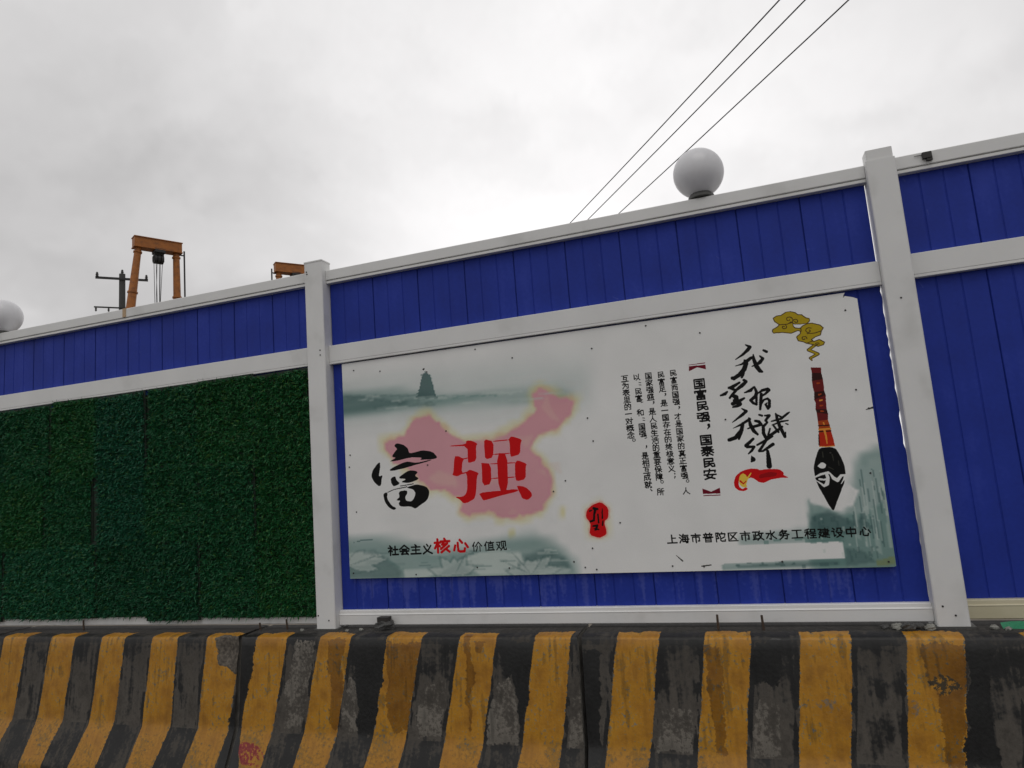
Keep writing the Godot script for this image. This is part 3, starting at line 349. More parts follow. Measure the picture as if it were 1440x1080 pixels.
# hard printed shapes: p = outline, b = brush stroke with widths
const SHAPES := [
	["b", "charcoal", [1348, 871, 2, 1368, 891, 5]],
	["b", "charcoal", [1432, 911, 4, 1464, 908, 4]],
	["b", "charcoal", [2024, 415, 2, 2046, 410, 7]],
	["b", "charcoal", [2021, 4, 5, 2005, 22, 2]],
	["p", "ink", [392, 72, 396, 71, 397, 70, 399, 70, 399, 71, 400, 74, 400, 75, 399, 76, 398, 77, 395, 79, 394, 79, 393, 79, 392, 78, 390, 76, 390, 75, 391, 73]],
	["p", "red", [506, 403, 549, 403, 564, 400, 566, 391, 571, 389, 585, 390, 595, 394, 609, 402, 613, 407, 608, 412, 606, 426, 605, 461, 598, 474, 578, 478, 571, 478, 568, 476, 568, 462, 569, 424, 555, 410, 508, 407, 493, 405, 491, 404]],
	["p", "red", [513, 448, 523, 448, 531, 450, 542, 457, 550, 459, 564, 457, 568, 458, 568, 460, 563, 462, 550, 463, 543, 475, 538, 506, 541, 516, 557, 514, 564, 511, 571, 507, 581, 509, 604, 519, 610, 525, 604, 532, 600, 548, 595, 588, 591, 606, 586, 618, 579, 625, 563, 632, 554, 636, 540, 637, 533, 635, 526, 626, 519, 620, 505, 612, 507, 610, 526, 611, 536, 610, 546, 604, 551, 597, 556, 584, 558, 567, 559, 531, 555, 519, 541, 521, 532, 523, 522, 527, 513, 528, 499, 523, 496, 520, 500, 513, 503, 498, 508, 461]],
	["p", "red", [651, 392, 675, 400, 682, 416, 678, 453, 670, 467, 649, 470, 642, 463, 642, 440, 642, 423, 643, 398]],
	["p", "red", [694, 400, 734, 400, 747, 401, 747, 403, 734, 404, 693, 404, 680, 403, 681, 401]],
	["p", "red", [749, 398, 757, 390, 769, 392, 794, 402, 801, 409, 797, 417, 794, 428, 791, 454, 783, 464, 761, 468, 753, 469, 750, 465, 749, 453, 750, 420, 749, 407, 747, 402]],
	["p", "red", [692, 452, 735, 453, 750, 454, 750, 456, 735, 457, 691, 456, 676, 455, 677, 453]],
	["p", "red", [702, 451, 727, 453, 735, 482, 731, 568, 722, 597, 698, 599, 691, 569, 692, 481]],
	["p", "red", [632, 484, 657, 488, 664, 506, 662, 553, 653, 570, 631, 573, 623, 558, 625, 508, 625, 490, 624, 484]],
	["p", "red", [685, 489, 749, 491, 771, 493, 770, 495, 748, 495, 684, 493, 662, 491, 663, 489]],
	["p", "red", [682, 546, 745, 547, 766, 548, 766, 550, 745, 551, 682, 550, 661, 549, 661, 547]],
	["p", "red", [767, 494, 775, 486, 785, 488, 807, 498, 814, 504, 810, 510, 808, 522, 806, 551, 797, 562, 775, 565, 766, 563, 764, 556, 763, 542, 765, 507]],
	["p", "red", [621, 600, 671, 598, 703, 598, 751, 596, 768, 598, 771, 603, 754, 608, 698, 617, 669, 623, 635, 630, 623, 631, 618, 626, 615, 619, 607, 605]],
	["p", "red", [773, 584, 793, 588, 805, 594, 819, 608, 824, 615, 825, 626, 821, 631, 810, 639, 802, 640, 789, 635, 783, 630, 779, 618, 776, 611, 772, 602, 770, 596, 767, 585]],
	["p", "ink", [242, 378, 247, 374, 250, 373, 256, 373, 261, 374, 273, 378, 279, 380, 285, 383, 289, 386, 297, 393, 300, 396, 303, 401, 304, 405, 306, 414, 309, 417, 317, 418, 327, 417, 348, 414, 360, 412, 373, 412, 383, 414, 399, 417, 407, 420, 416, 424, 421, 429, 428, 437, 431, 441, 432, 445, 431, 447, 427, 449, 422, 450, 412, 451, 401, 451, 375, 450, 365, 450, 358, 449, 357, 447, 362, 444, 362, 442, 357, 440, 349, 439, 330, 437, 319, 436, 306, 437, 294, 438, 272, 441, 261, 443, 248, 444, 239, 445, 223, 445, 218, 445, 217, 444, 221, 442, 234, 436, 239, 434, 241, 432, 239, 430, 231, 428, 228, 426, 228, 423, 230, 419, 237, 411, 240, 407, 244, 404, 246, 401, 250, 399, 251, 397, 250, 394, 248, 391, 243, 386, 241, 383, 241, 380]],
	["p", "ink", [168, 450, 168, 459, 168, 465, 166, 472, 165, 479, 161, 493, 160, 499, 162, 502, 164, 503, 172, 500, 175, 500, 176, 500, 176, 502, 175, 507, 174, 510, 172, 515, 171, 520, 170, 531, 168, 536, 166, 540, 164, 542, 160, 543, 157, 543, 153, 541, 149, 537, 140, 529, 136, 524, 132, 518, 130, 514, 126, 506, 125, 502, 125, 496, 126, 491, 129, 483, 131, 478, 135, 472, 138, 468, 146, 460, 149, 456, 154, 452, 157, 449, 163, 446, 165, 445, 167, 446]],
	["p", "ink", [238, 467, 266, 458, 280, 454, 295, 452, 305, 453, 321, 457, 331, 459, 346, 459, 361, 458, 389, 454, 401, 453, 408, 453, 408, 453, 401, 456, 395, 457, 383, 460, 371, 462, 346, 466, 332, 468, 318, 471, 308, 473, 290, 476, 280, 478, 267, 480, 255, 481, 234, 484, 224, 484, 216, 484, 214, 483, 213, 479, 216, 477, 226, 472]],
	["p", "ink", [222, 512, 230, 509, 234, 509, 237, 510, 238, 513, 240, 520, 241, 523, 244, 527, 247, 530, 253, 535, 255, 537, 253, 540, 249, 543, 238, 547, 232, 548, 227, 548, 224, 546, 220, 540, 218, 537, 216, 532, 216, 528, 215, 521, 216, 517, 219, 514]],
	["p", "ink", [264, 507, 285, 496, 296, 491, 308, 489, 317, 490, 332, 493, 338, 496, 340, 499, 339, 502, 332, 507, 330, 510, 330, 514, 333, 516, 342, 522, 343, 524, 340, 528, 334, 531, 316, 536, 307, 538, 296, 539, 288, 539, 272, 536, 267, 535, 266, 533, 269, 530, 280, 527, 283, 525, 282, 522, 276, 521, 259, 519, 255, 517, 256, 512]],
	["b", "ink", [258, 550, 3, 318, 545, 4]],
	["p", "ink", [267, 570, 277, 569, 282, 570, 286, 571, 288, 573, 288, 578, 288, 580, 287, 584, 285, 586, 281, 591, 279, 594, 278, 598, 278, 601, 280, 608, 282, 611, 286, 613, 291, 614, 301, 615, 307, 614, 312, 610, 316, 605, 322, 595, 324, 589, 325, 583, 324, 580, 320, 573, 318, 570, 315, 568, 311, 566, 305, 564, 301, 563, 297, 562, 295, 561, 289, 559, 289, 558, 293, 556, 299, 554, 316, 551, 325, 549, 336, 549, 345, 551, 361, 555, 369, 558, 377, 562, 381, 566, 386, 574, 388, 579, 388, 585, 387, 592, 383, 603, 380, 609, 375, 615, 370, 619, 360, 625, 354, 628, 347, 632, 341, 635, 330, 642, 324, 644, 319, 645, 315, 643, 309, 640, 305, 638, 296, 636, 288, 635, 269, 635, 261, 634, 254, 632, 250, 630, 248, 625, 247, 623, 247, 620, 248, 617, 252, 613, 253, 611, 251, 609, 248, 609, 241, 608, 238, 608, 238, 606, 240, 603, 247, 598, 250, 595, 251, 591, 251, 588, 250, 582, 249, 579, 250, 577, 251, 575, 254, 572, 257, 571, 261, 570]],
	["p", "ink", [183, 574, 190, 572, 193, 573, 196, 575, 196, 579, 194, 589, 194, 594, 196, 601, 199, 607, 206, 617, 210, 623, 215, 628, 219, 631, 228, 635, 231, 637, 232, 640, 231, 642, 227, 644, 224, 645, 220, 645, 215, 643, 207, 639, 202, 636, 197, 631, 193, 626, 186, 616, 183, 610, 180, 603, 179, 597, 177, 585, 177, 580, 180, 576]],
	["b", "ink", [197, 572, 3, 228, 562, 3, 288, 555, 4]],
	["p", "red", [1098, 670, 1114, 686, 1118, 698, 1116, 719, 1112, 728, 1101, 736, 1099, 746, 1103, 769, 1103, 779, 1101, 785, 1095, 789, 1078, 796, 1066, 795, 1045, 787, 1039, 777, 1044, 755, 1045, 746, 1043, 739, 1040, 733, 1033, 723, 1031, 714, 1035, 698, 1041, 689, 1055, 678, 1067, 672, 1086, 667]],
	["b", "ink", [1047, 697, 6, 1056, 694, 4]],
	["b", "ink", [1063, 688, 10, 1077, 691, 9]],
	["b", "ink", [1069, 691, 11, 1063, 710, 8, 1060, 732, 8, 1047, 735, 8]],
	["b", "ink", [1077, 711, 6, 1077, 741, 7]],
	["b", "ink", [1096, 690, 3, 1094, 703, 5, 1093, 724, 6, 1091, 729, 2]],
	["b", "ink", [1055, 753, 7, 1071, 751, 8, 1065, 765, 9, 1060, 768, 4]],
	["b", "ink", [1094, 736, 5, 1091, 751, 6]],
	["b", "ink", [1057, 762, 3, 1074, 766, 6]],
	["b", "ink", [1669, 144, 4, 1683, 154, 12, 1675, 163, 13, 1656, 178, 9, 1629, 193, 3]],
	["b", "ink", [1626, 216, 2, 1649, 212, 7, 1666, 204, 13, 1681, 194, 11, 1691, 191, 8]],
	["b", "ink", [1660, 200, 9, 1663, 212, 16, 1654, 232, 17, 1636, 249, 15, 1616, 260, 14, 1611, 258, 13]],
	["b", "ink", [1651, 235, 14, 1648, 250, 11, 1643, 259, 8]],
	["b", "ink", [1691, 182, 4, 1691, 201, 12, 1697, 226, 16, 1706, 243, 14, 1714, 248, 7]],
	["b", "ink", [1712, 190, 5, 1721, 201, 11, 1710, 213, 13, 1698, 220, 9, 1682, 224, 4]],
	["b", "ink", [1727, 172, 8, 1736, 178, 10, 1738, 179, 4]],
	["b", "ink", [1649, 270, 10, 1656, 276, 11, 1641, 288, 14, 1621, 301, 10]],
	["b", "ink", [1633, 277, 8, 1609, 289, 13, 1595, 292, 9]],
	["b", "ink", [1595, 291, 8, 1612, 300, 10]],
	["b", "ink", [1621, 301, 10, 1606, 315, 10, 1594, 328, 8]],
	["b", "ink", [1588, 305, 7, 1579, 312, 12, 1564, 316, 7]],
	["b", "ink", [1605, 320, 13, 1616, 328, 17, 1616, 345, 17]],
	["b", "ink", [1643, 334, 7, 1628, 341, 12, 1602, 350, 14]],
	["b", "ink", [1610, 339, 14, 1624, 353, 18, 1617, 359, 11, 1601, 362, 7]],
	["b", "ink", [1680, 297, 5, 1667, 309, 12, 1646, 315, 5]],
	["b", "ink", [1681, 298, 7, 1686, 317, 11, 1682, 331, 13, 1663, 344, 10, 1671, 355, 10, 1681, 361, 8, 1684, 331, 9]],
	["b", "ink", [1687, 324, 4, 1706, 313, 10, 1724, 311, 12, 1728, 315, 11, 1714, 327, 8, 1702, 333, 7]],
	["b", "ink", [1701, 326, 11, 1696, 353, 11, 1691, 379, 8]],
	["b", "ink", [1696, 363, 5, 1707, 347, 7, 1720, 344, 8, 1725, 352, 10, 1722, 373, 11, 1717, 380, 8, 1711, 364, 8, 1716, 359, 4]],
	["b", "ink", [1630, 370, 4, 1644, 381, 11, 1630, 392, 11, 1593, 416, 3]],
	["b", "ink", [1593, 437, 2, 1623, 426, 9, 1652, 410, 10]],
	["b", "ink", [1628, 423, 11, 1620, 447, 14, 1597, 471, 14, 1575, 477, 13]],
	["b", "ink", [1618, 454, 12, 1608, 476, 8]],
	["b", "ink", [1650, 405, 5, 1652, 431, 13, 1661, 453, 13, 1672, 466, 8]],
	["b", "ink", [1670, 418, 9, 1682, 422, 11, 1688, 433, 11, 1662, 438, 10, 1641, 443, 4]],
	["b", "ink", [1685, 398, 7, 1694, 402, 8]],
	["b", "ink", [1704, 403, 6, 1718, 404, 10, 1704, 420, 9, 1709, 428, 7, 1694, 440, 11, 1692, 464, 12, 1699, 484, 11]],
	["b", "ink", [1740, 399, 5, 1742, 417, 10, 1748, 446, 12, 1760, 481, 11]],
	["b", "ink", [1739, 401, 5, 1758, 414, 7]],
	["b", "ink", [1723, 425, 5, 1755, 419, 9, 1778, 403, 8, 1785, 399, 4]],
	["b", "ink", [1724, 438, 5, 1754, 429, 7, 1777, 427, 5]],
	["b", "ink", [1728, 441, 7, 1741, 464, 8]],
	["b", "ink", [1699, 481, 9, 1729, 464, 11, 1755, 447, 8]],
	["b", "ink", [1768, 437, 4, 1775, 441, 5]],
	["b", "ink", [1764, 467, 4, 1760, 483, 9]],
	["b", "ink", [1715, 450, 6, 1706, 473, 7]],
	["b", "ink", [1745, 407, 6, 1742, 420, 6]],
	["b", "ink", [1656, 480, 9, 1629, 502, 13, 1633, 507, 11, 1656, 508, 9, 1646, 521, 9, 1634, 531, 5]],
	["b", "ink", [1643, 539, 2, 1647, 552, 16, 1640, 560, 4]],
	["b", "ink", [1720, 477, 7, 1695, 490, 10, 1666, 503, 7]],
	["b", "ink", [1700, 487, 8, 1671, 524, 10, 1682, 526, 7, 1718, 505, 12]],
	["b", "ink", [1698, 527, 10, 1698, 561, 17, 1697, 579, 18]],
	["p", "red", [1576, 619, 1581, 608, 1587, 601, 1600, 592, 1610, 588, 1626, 584, 1637, 583, 1651, 585, 1658, 586, 1663, 590, 1669, 590, 1682, 589, 1695, 589, 1720, 591, 1732, 595, 1739, 603, 1741, 607, 1739, 612, 1742, 615, 1753, 621, 1751, 623, 1731, 622, 1719, 623, 1700, 625, 1690, 628, 1679, 633, 1671, 635, 1661, 633, 1654, 630, 1646, 622, 1641, 618, 1634, 615, 1631, 614, 1626, 616, 1620, 614, 1606, 610, 1599, 610, 1593, 618, 1590, 624, 1589, 636, 1590, 643, 1596, 650, 1601, 652, 1609, 647, 1613, 647, 1617, 652, 1616, 654, 1608, 658, 1602, 659, 1590, 657, 1584, 654, 1576, 645, 1574, 638, 1574, 627]],
	["p", "gold", [1598, 603, 1604, 599, 1608, 598, 1615, 602, 1617, 605, 1619, 611, 1622, 610, 1631, 599, 1634, 597, 1636, 599, 1633, 604, 1625, 615, 1620, 622, 1616, 632, 1614, 637, 1616, 644, 1613, 646, 1605, 646, 1600, 644, 1594, 639, 1592, 633, 1591, 623, 1592, 616, 1595, 608]],
	["b", "red", [1596, 624, 6, 1605, 634, 4, 1615, 625, 3]],
	["p", "crimson", [1667, 605, 1690, 600, 1702, 600, 1716, 603, 1719, 606, 1715, 614, 1707, 616, 1689, 617, 1678, 617, 1664, 619, 1659, 616, 1660, 609]],
	["p", "maroon", [1465, 191, 1524, 190, 1523, 193, 1465, 193]],
	["p", "maroon", [1465, 197, 1524, 198, 1524, 215, 1494, 204, 1464, 215]],
	["p", "maroon", [1464, 641, 1493, 654, 1524, 642, 1524, 662, 1464, 660]],
	["p", "maroon", [1465, 665, 1523, 666, 1523, 669, 1465, 668]],
	["b", "brown", [1895, 176, 11, 1872, 190, 11, 1901, 208, 11, 1875, 219, 10, 1879, 228, 4]],
	["b", "ochre", [1895, 176, 6, 1873, 190, 6, 1900, 208, 6, 1875, 219, 4, 1878, 226, 2]],
	["p", "ochre", [1873, 162, 1877, 159, 1880, 157, 1882, 157, 1885, 158, 1888, 160, 1891, 162, 1895, 162, 1898, 161, 1906, 160, 1909, 159, 1914, 160, 1917, 162, 1922, 166, 1924, 168, 1926, 171, 1925, 173, 1924, 175, 1922, 177, 1919, 178, 1917, 179, 1910, 181, 1907, 181, 1903, 181, 1901, 179, 1895, 177, 1892, 175, 1888, 173, 1884, 171, 1876, 169, 1873, 167, 1872, 165]],
	["b", "brown", [1869, 166, 3, 1881, 155, 3, 1892, 163, 3, 1912, 158, 3, 1927, 170, 3, 1922, 178, 3, 1905, 182, 3, 1891, 174, 3, 1869, 166, 3]],
	["p", "ochre", [1859, 107, 1863, 105, 1865, 103, 1868, 102, 1870, 101, 1875, 99, 1878, 99, 1881, 98, 1884, 98, 1889, 97, 1893, 98, 1898, 99, 1902, 101, 1912, 104, 1916, 107, 1920, 109, 1923, 112, 1926, 115, 1927, 118, 1928, 120, 1927, 122, 1924, 126, 1923, 128, 1921, 131, 1920, 133, 1919, 139, 1917, 141, 1915, 143, 1912, 144, 1906, 146, 1903, 147, 1899, 148, 1896, 150, 1891, 152, 1889, 154, 1887, 155, 1888, 157, 1889, 158, 1890, 159, 1889, 160, 1887, 161, 1884, 162, 1881, 163, 1879, 163, 1876, 164, 1873, 165, 1870, 165, 1868, 165, 1866, 164, 1862, 161, 1860, 160, 1857, 158, 1854, 157, 1849, 156, 1846, 154, 1844, 152, 1843, 149, 1841, 144, 1841, 141, 1842, 138, 1844, 136, 1850, 132, 1852, 130, 1854, 126, 1855, 123, 1855, 116, 1856, 113, 1858, 109]],
	["b", "brown", [1856, 110, 3, 1866, 102, 3, 1879, 98, 3, 1894, 97, 3, 1920, 108, 3, 1929, 119, 3, 1922, 129, 3, 1917, 143, 3, 1901, 147, 3, 1886, 155, 3, 1891, 160, 3, 1880, 163, 3, 1869, 166, 3, 1859, 159, 3, 1844, 154, 3, 1840, 139, 3, 1854, 129, 3, 1856, 110, 3]],
	["p", "ochre", [1787, 90, 1785, 93, 1783, 94, 1780, 96, 1777, 97, 1771, 100, 1768, 101, 1766, 103, 1765, 104, 1765, 107, 1764, 108, 1765, 110, 1765, 111, 1766, 113, 1768, 114, 1772, 115, 1777, 116, 1787, 116, 1793, 117, 1800, 118, 1806, 119, 1816, 122, 1821, 123, 1827, 123, 1832, 122, 1840, 119, 1844, 118, 1848, 118, 1850, 119, 1854, 120, 1855, 121, 1857, 120, 1857, 118, 1858, 115, 1857, 113, 1855, 111, 1852, 110, 1846, 108, 1843, 107, 1840, 106, 1838, 105, 1836, 102, 1835, 101, 1834, 98, 1834, 96, 1834, 90, 1833, 88, 1831, 87, 1828, 87, 1822, 88, 1818, 88, 1813, 89, 1808, 89, 1798, 88, 1794, 88, 1790, 89]],
	["b", "brown", [1790, 88, 3, 1782, 95, 3, 1766, 102, 3, 1764, 109, 3, 1767, 115, 3, 1797, 117, 3, 1825, 124, 3, 1847, 117, 3, 1857, 122, 3, 1858, 111, 3, 1840, 107, 3, 1834, 100, 3, 1834, 86, 3, 1816, 89, 3, 1790, 88, 3]],
	["p", "ochre", [1776, 60, 1779, 58, 1782, 57, 1785, 56, 1788, 56, 1795, 55, 1798, 55, 1802, 54, 1805, 52, 1812, 49, 1815, 47, 1818, 46, 1821, 46, 1826, 46, 1829, 46, 1832, 47, 1835, 48, 1841, 50, 1844, 51, 1847, 53, 1849, 55, 1851, 58, 1853, 60, 1856, 61, 1858, 62, 1862, 62, 1865, 63, 1867, 65, 1870, 67, 1874, 72, 1877, 74, 1879, 76, 1882, 77, 1885, 79, 1887, 80, 1889, 81, 1889, 83, 1889, 86, 1889, 88, 1888, 90, 1886, 91, 1883, 94, 1881, 95, 1877, 96, 1873, 96, 1865, 96, 1861, 96, 1856, 95, 1851, 95, 1844, 93, 1840, 92, 1837, 91, 1835, 89, 1832, 86, 1831, 85, 1828, 84, 1826, 85, 1820, 88, 1817, 89, 1812, 89, 1808, 89, 1798, 89, 1794, 88, 1789, 86, 1786, 84, 1780, 79, 1778, 77, 1776, 73, 1775, 71, 1773, 66, 1773, 64, 1774, 62]],
	["b", "brown", [1772, 62, 3, 1783, 56, 3, 1800, 55, 3, 1817, 46, 3, 1830, 46, 3, 1846, 52, 3, 1854, 61, 3, 1866, 63, 3, 1878, 76, 3, 1889, 80, 3, 1889, 89, 3, 1880, 96, 3, 1858, 96, 3, 1837, 92, 3, 1830, 83, 3, 1816, 90, 3, 1790, 88, 3, 1776, 75, 3, 1772, 62, 3]],
	["b", "brown", [1835, 80, 3, 1835, 72, 3, 1829, 66, 3, 1821, 65, 3, 1816, 68, 3, 1816, 74, 3, 1819, 78, 3, 1823, 78, 3, 1826, 76, 3, 1826, 74, 3]],
	["b", "brown", [1834, 85, 3, 1837, 78, 3, 1843, 76, 3, 1849, 78, 3, 1851, 82, 3, 1850, 87, 3, 1846, 88, 3, 1843, 87, 3, 1841, 85, 3, 1842, 83, 3]],
	["b", "brown", [1810, 92, 3, 1813, 98, 3, 1811, 103, 3, 1805, 105, 3, 1800, 103, 3, 1798, 100, 3, 1799, 96, 3, 1802, 95, 3, 1805, 96, 3, 1806, 98, 3]],
	["b", "brown", [1891, 115, 3, 1882, 112, 3, 1875, 115, 3, 1872, 121, 3, 1875, 127, 3, 1880, 129, 3, 1885, 127, 3, 1887, 124, 3, 1885, 121, 3, 1883, 120, 3]],
	["b", "brown", [1873, 151, 3, 1872, 145, 3, 1867, 141, 3, 1861, 141, 3, 1857, 145, 3, 1858, 149, 3, 1861, 152, 3, 1864, 152, 3, 1866, 150, 3, 1866, 148, 3]],
	["b", "brown", [1909, 175, 3, 1909, 171, 3, 1905, 169, 3, 1901, 169, 3, 1898, 171, 3, 1899, 174, 3, 1901, 176, 3, 1903, 176, 3, 1905, 175, 3, 1904, 173, 3]],
	["b", "brown", [1875, 132, 3, 1900, 134, 3, 1922, 129, 3]],
	["p", "maroon2", [1872, 252, 1904, 256, 1903, 275, 1873, 271]],
	["p", "darkwood", [1873, 271, 1903, 275, 1905, 297, 1870, 299]],
	["p", "maroon2", [1870, 299, 1905, 297, 1905, 319, 1870, 321]],
	["p", "maroon2", [1870, 321, 1905, 319, 1904, 338, 1872, 338]],
	["p", "darkwood", [1872, 338, 1904, 338, 1907, 352, 1869, 365]],
	["p", "maroon2", [1869, 365, 1907, 352, 1905, 374, 1872, 376]],
	["p", "maroon2", [1872, 376, 1905, 374, 1904, 401, 1869, 398]],
	["p", "darkwood", [1869, 398, 1904, 401, 1906, 418, 1871, 409]],
	["p", "maroon2", [1871, 409, 1906, 418, 1903, 437, 1871, 439]],
	["p", "rust", [1871, 439, 1903, 437, 1906, 456, 1871, 458]],
	["p", "rust", [1871, 458, 1906, 456, 1908, 478, 1869, 479]],
	["p", "rustred", [1869, 479, 1908, 478, 1912, 508, 1865, 506]],
	["p", "rustred", [1865, 506, 1912, 508, 1913, 528, 1865, 525]],
	["b", "rust", [1886, 309, 6, 1893, 309, 4]],
	["b", "rust", [1886, 349, 6, 1893, 347, 4]],
	["b", "amber", [1887, 369, 6, 1894, 368, 4]],
	["b", "rust", [1886, 387, 6, 1893, 387, 4]],
	["b", "rust", [1886, 406, 6, 1893, 407, 4]],
	["b", "darkwood", [1871, 455, 4, 1905, 456, 4]],
	["b", "amber", [1872, 468, 7, 1906, 468, 7]],
	["b", "darkwood", [1870, 475, 4, 1907, 476, 4]],
	["b", "amber", [1887, 468, 7, 1890, 492, 6, 1890, 517, 4]],
	["b", "darkwood", [1868, 485, 3, 1865, 520, 4]],
	["b", "amber", [1888, 446, 5, 1889, 452, 4]],
	["b", "amber", [1865, 525, 3, 1889, 528, 3, 1913, 527, 3]],
	["p", "ink", [1879, 530, 1897, 530, 1905, 532, 1912, 536, 1916, 540, 1921, 551, 1923, 557, 1926, 564, 1928, 570, 1930, 580, 1932, 586, 1933, 593, 1934, 598, 1934, 608, 1934, 613, 1934, 620, 1933, 626, 1930, 637, 1928, 643, 1926, 652, 1923, 659, 1916, 671, 1913, 679, 1909, 687, 1905, 695, 1899, 707, 1895, 714, 1892, 722, 1889, 728, 1885, 737, 1882, 741, 1880, 741, 1877, 739, 1873, 730, 1870, 725, 1867, 718, 1865, 712, 1860, 699, 1858, 692, 1854, 684, 1852, 677, 1847, 666, 1845, 659, 1843, 651, 1841, 644, 1839, 631, 1838, 624, 1838, 616, 1838, 610, 1838, 598, 1839, 592, 1841, 584, 1843, 578, 1847, 566, 1850, 560, 1853, 553, 1855, 547, 1860, 538, 1864, 533, 1871, 530]],
	["b", "charcoal", [1872, 545, 4, 1872, 563, 3]],
	["b", "charcoal", [1901, 555, 4, 1903, 577, 3]],
	["b", "charcoal", [1885, 597, 4, 1899, 606, 3]],
	["b", "charcoal", [1917, 578, 3, 1918, 594, 3]],
	["p", "white", [1853, 588, 1863, 580, 1869, 580, 1876, 585, 1878, 589, 1875, 596, 1872, 599, 1867, 600, 1863, 600, 1858, 598, 1855, 596, 1851, 591]],
	["b", "white", [1827, 634, 6, 1839, 627, 5, 1858, 619, 8, 1881, 615, 8, 1885, 618, 7]],
	["b", "white", [1875, 617, 10, 1878, 633, 11, 1873, 652, 13, 1863, 659, 8, 1847, 644, 4, 1838, 638, 3]],
	["b", "white", [1851, 635, 7, 1865, 638, 6, 1878, 636, 7]],
	["b", "white", [1887, 619, 5, 1895, 635, 11, 1906, 643, 12, 1920, 628, 9, 1932, 627, 7, 1926, 642, 5, 1916, 655, 2]],
]
# lines of writing: text, centre of the first and of the last character, width and height of a character, stroke, ink
const LINES := [
	["民富而国强，才是国家的真正富强。人", 1406, 214, 1407, 645, 26, 25, 3.3, "ink"],
	["民富足，是一国存在的终极意义；", 1361, 215, 1364, 589, 27, 25, 3.4, "ink"],
	["国家强盛，是人民生活的重要保障。所", 1316, 214, 1316, 642, 27, 26, 3.4, "ink"],
	["以“民富”和“国强”，是相互成就、", 1272, 214, 1274, 641, 27, 26, 3.4, "ink"],
	["互为表里的一对概念。", 1227, 214, 1229, 455, 28, 26, 3.5, "ink"],
	["国富民强，国泰民安", 1495, 264, 1496, 592, 46, 37, 5.9, "ink"],
	["上海市普陀区市政水务工程建设中心", 1339, 813, 1967, 815, 36, 33, 4.5, "ink"],
	["社会主义", 209, 810, 365, 810, 49, 40, 6.7, "ink"],
	["核心", 431, 799, 512, 802, 69, 56, 10.0, "red"],
	["价值观", 582, 809, 684, 809, 44, 38, 4.3, "ink"],
]
const PRINT_W := 2048
const PRINT_H := 932

func print_picture() -> Image:
	var im := Image.create_empty(PRINT_W / 2, PRINT_H / 2, false, Image.FORMAT_RGBA8)
	im.fill(INKS.white)
	for t in TONES:
		var c: Color = INKS[t[0]]
		var k := 4.0
		var la := Image.create_empty(512, 233, false, Image.FORMAT_RGBA8)
		la.fill(Color(c.r, c.g, c.b, 0))
		for one in (t[3] if t[3][0] is Array else [t[3]]):
			var pts := pv(one)
			for i in pts.size(): pts[i] = pts[i] / k
			fill_poly(la, pts, Color(c.r, c.g, c.b, t[1]))
		var f: float = maxf(1.0, t[2] / 2.2)
		la.resize(int(512 / f), int(233 / f), Image.INTERPOLATE_LANCZOS if f > 1.5 else Image.INTERPOLATE_BILINEAR)
		la.resize(PRINT_W / 2, PRINT_H / 2, Image.INTERPOLATE_CUBIC)
		im.blend_rect(la, Rect2i(0, 0, PRINT_W / 2, PRINT_H / 2), Vector2i.ZERO)
	im.resize(PRINT_W, PRINT_H, Image.INTERPOLATE_CUBIC)
	for s in SHAPES:
		if s[0] == "p": fill_poly(im, pv(s[2]), INKS[s[1]])
		else: brush(im, s[2], INKS[s[1]])
	for l in LINES:
		var n: int = l[0].length()
		for i in n:
			var t := float(i) / (n - 1)
			glyph(im, l[0][i], lerpf(l[1], l[3], t), lerpf(l[2], l[4], t), l[5], l[6], l[7], INKS[l[8]], absf(l[4] - l[2]) > absf(l[3] - l[1]))
	# weathering of the print: faint blotches of dust and fine speckle
	var d := im.get_data()
	var a := grains(31, PRINT_W, PRINT_H, 0.004, 5)
	var b := grains(32, PRINT_W, PRINT_H, 0.25, 2)
	for i in PRINT_W * PRINT_H:
		var f := 1.0 + (a[i] - 128) * 0.00014 + (b[i] - 128) * 0.00016
		var j := i * 4
		d[j] = mini(255, int(d[j] * f)); d[j + 1] = mini(255, int(d[j + 1] * f)); d[j + 2] = mini(255, int(d[j + 2] * f * 0.995))
	var out := Image.create_from_data(PRINT_W, PRINT_H, false, Image.FORMAT_RGBA8, d)
	out.convert(Image.FORMAT_RGB8)
	return out

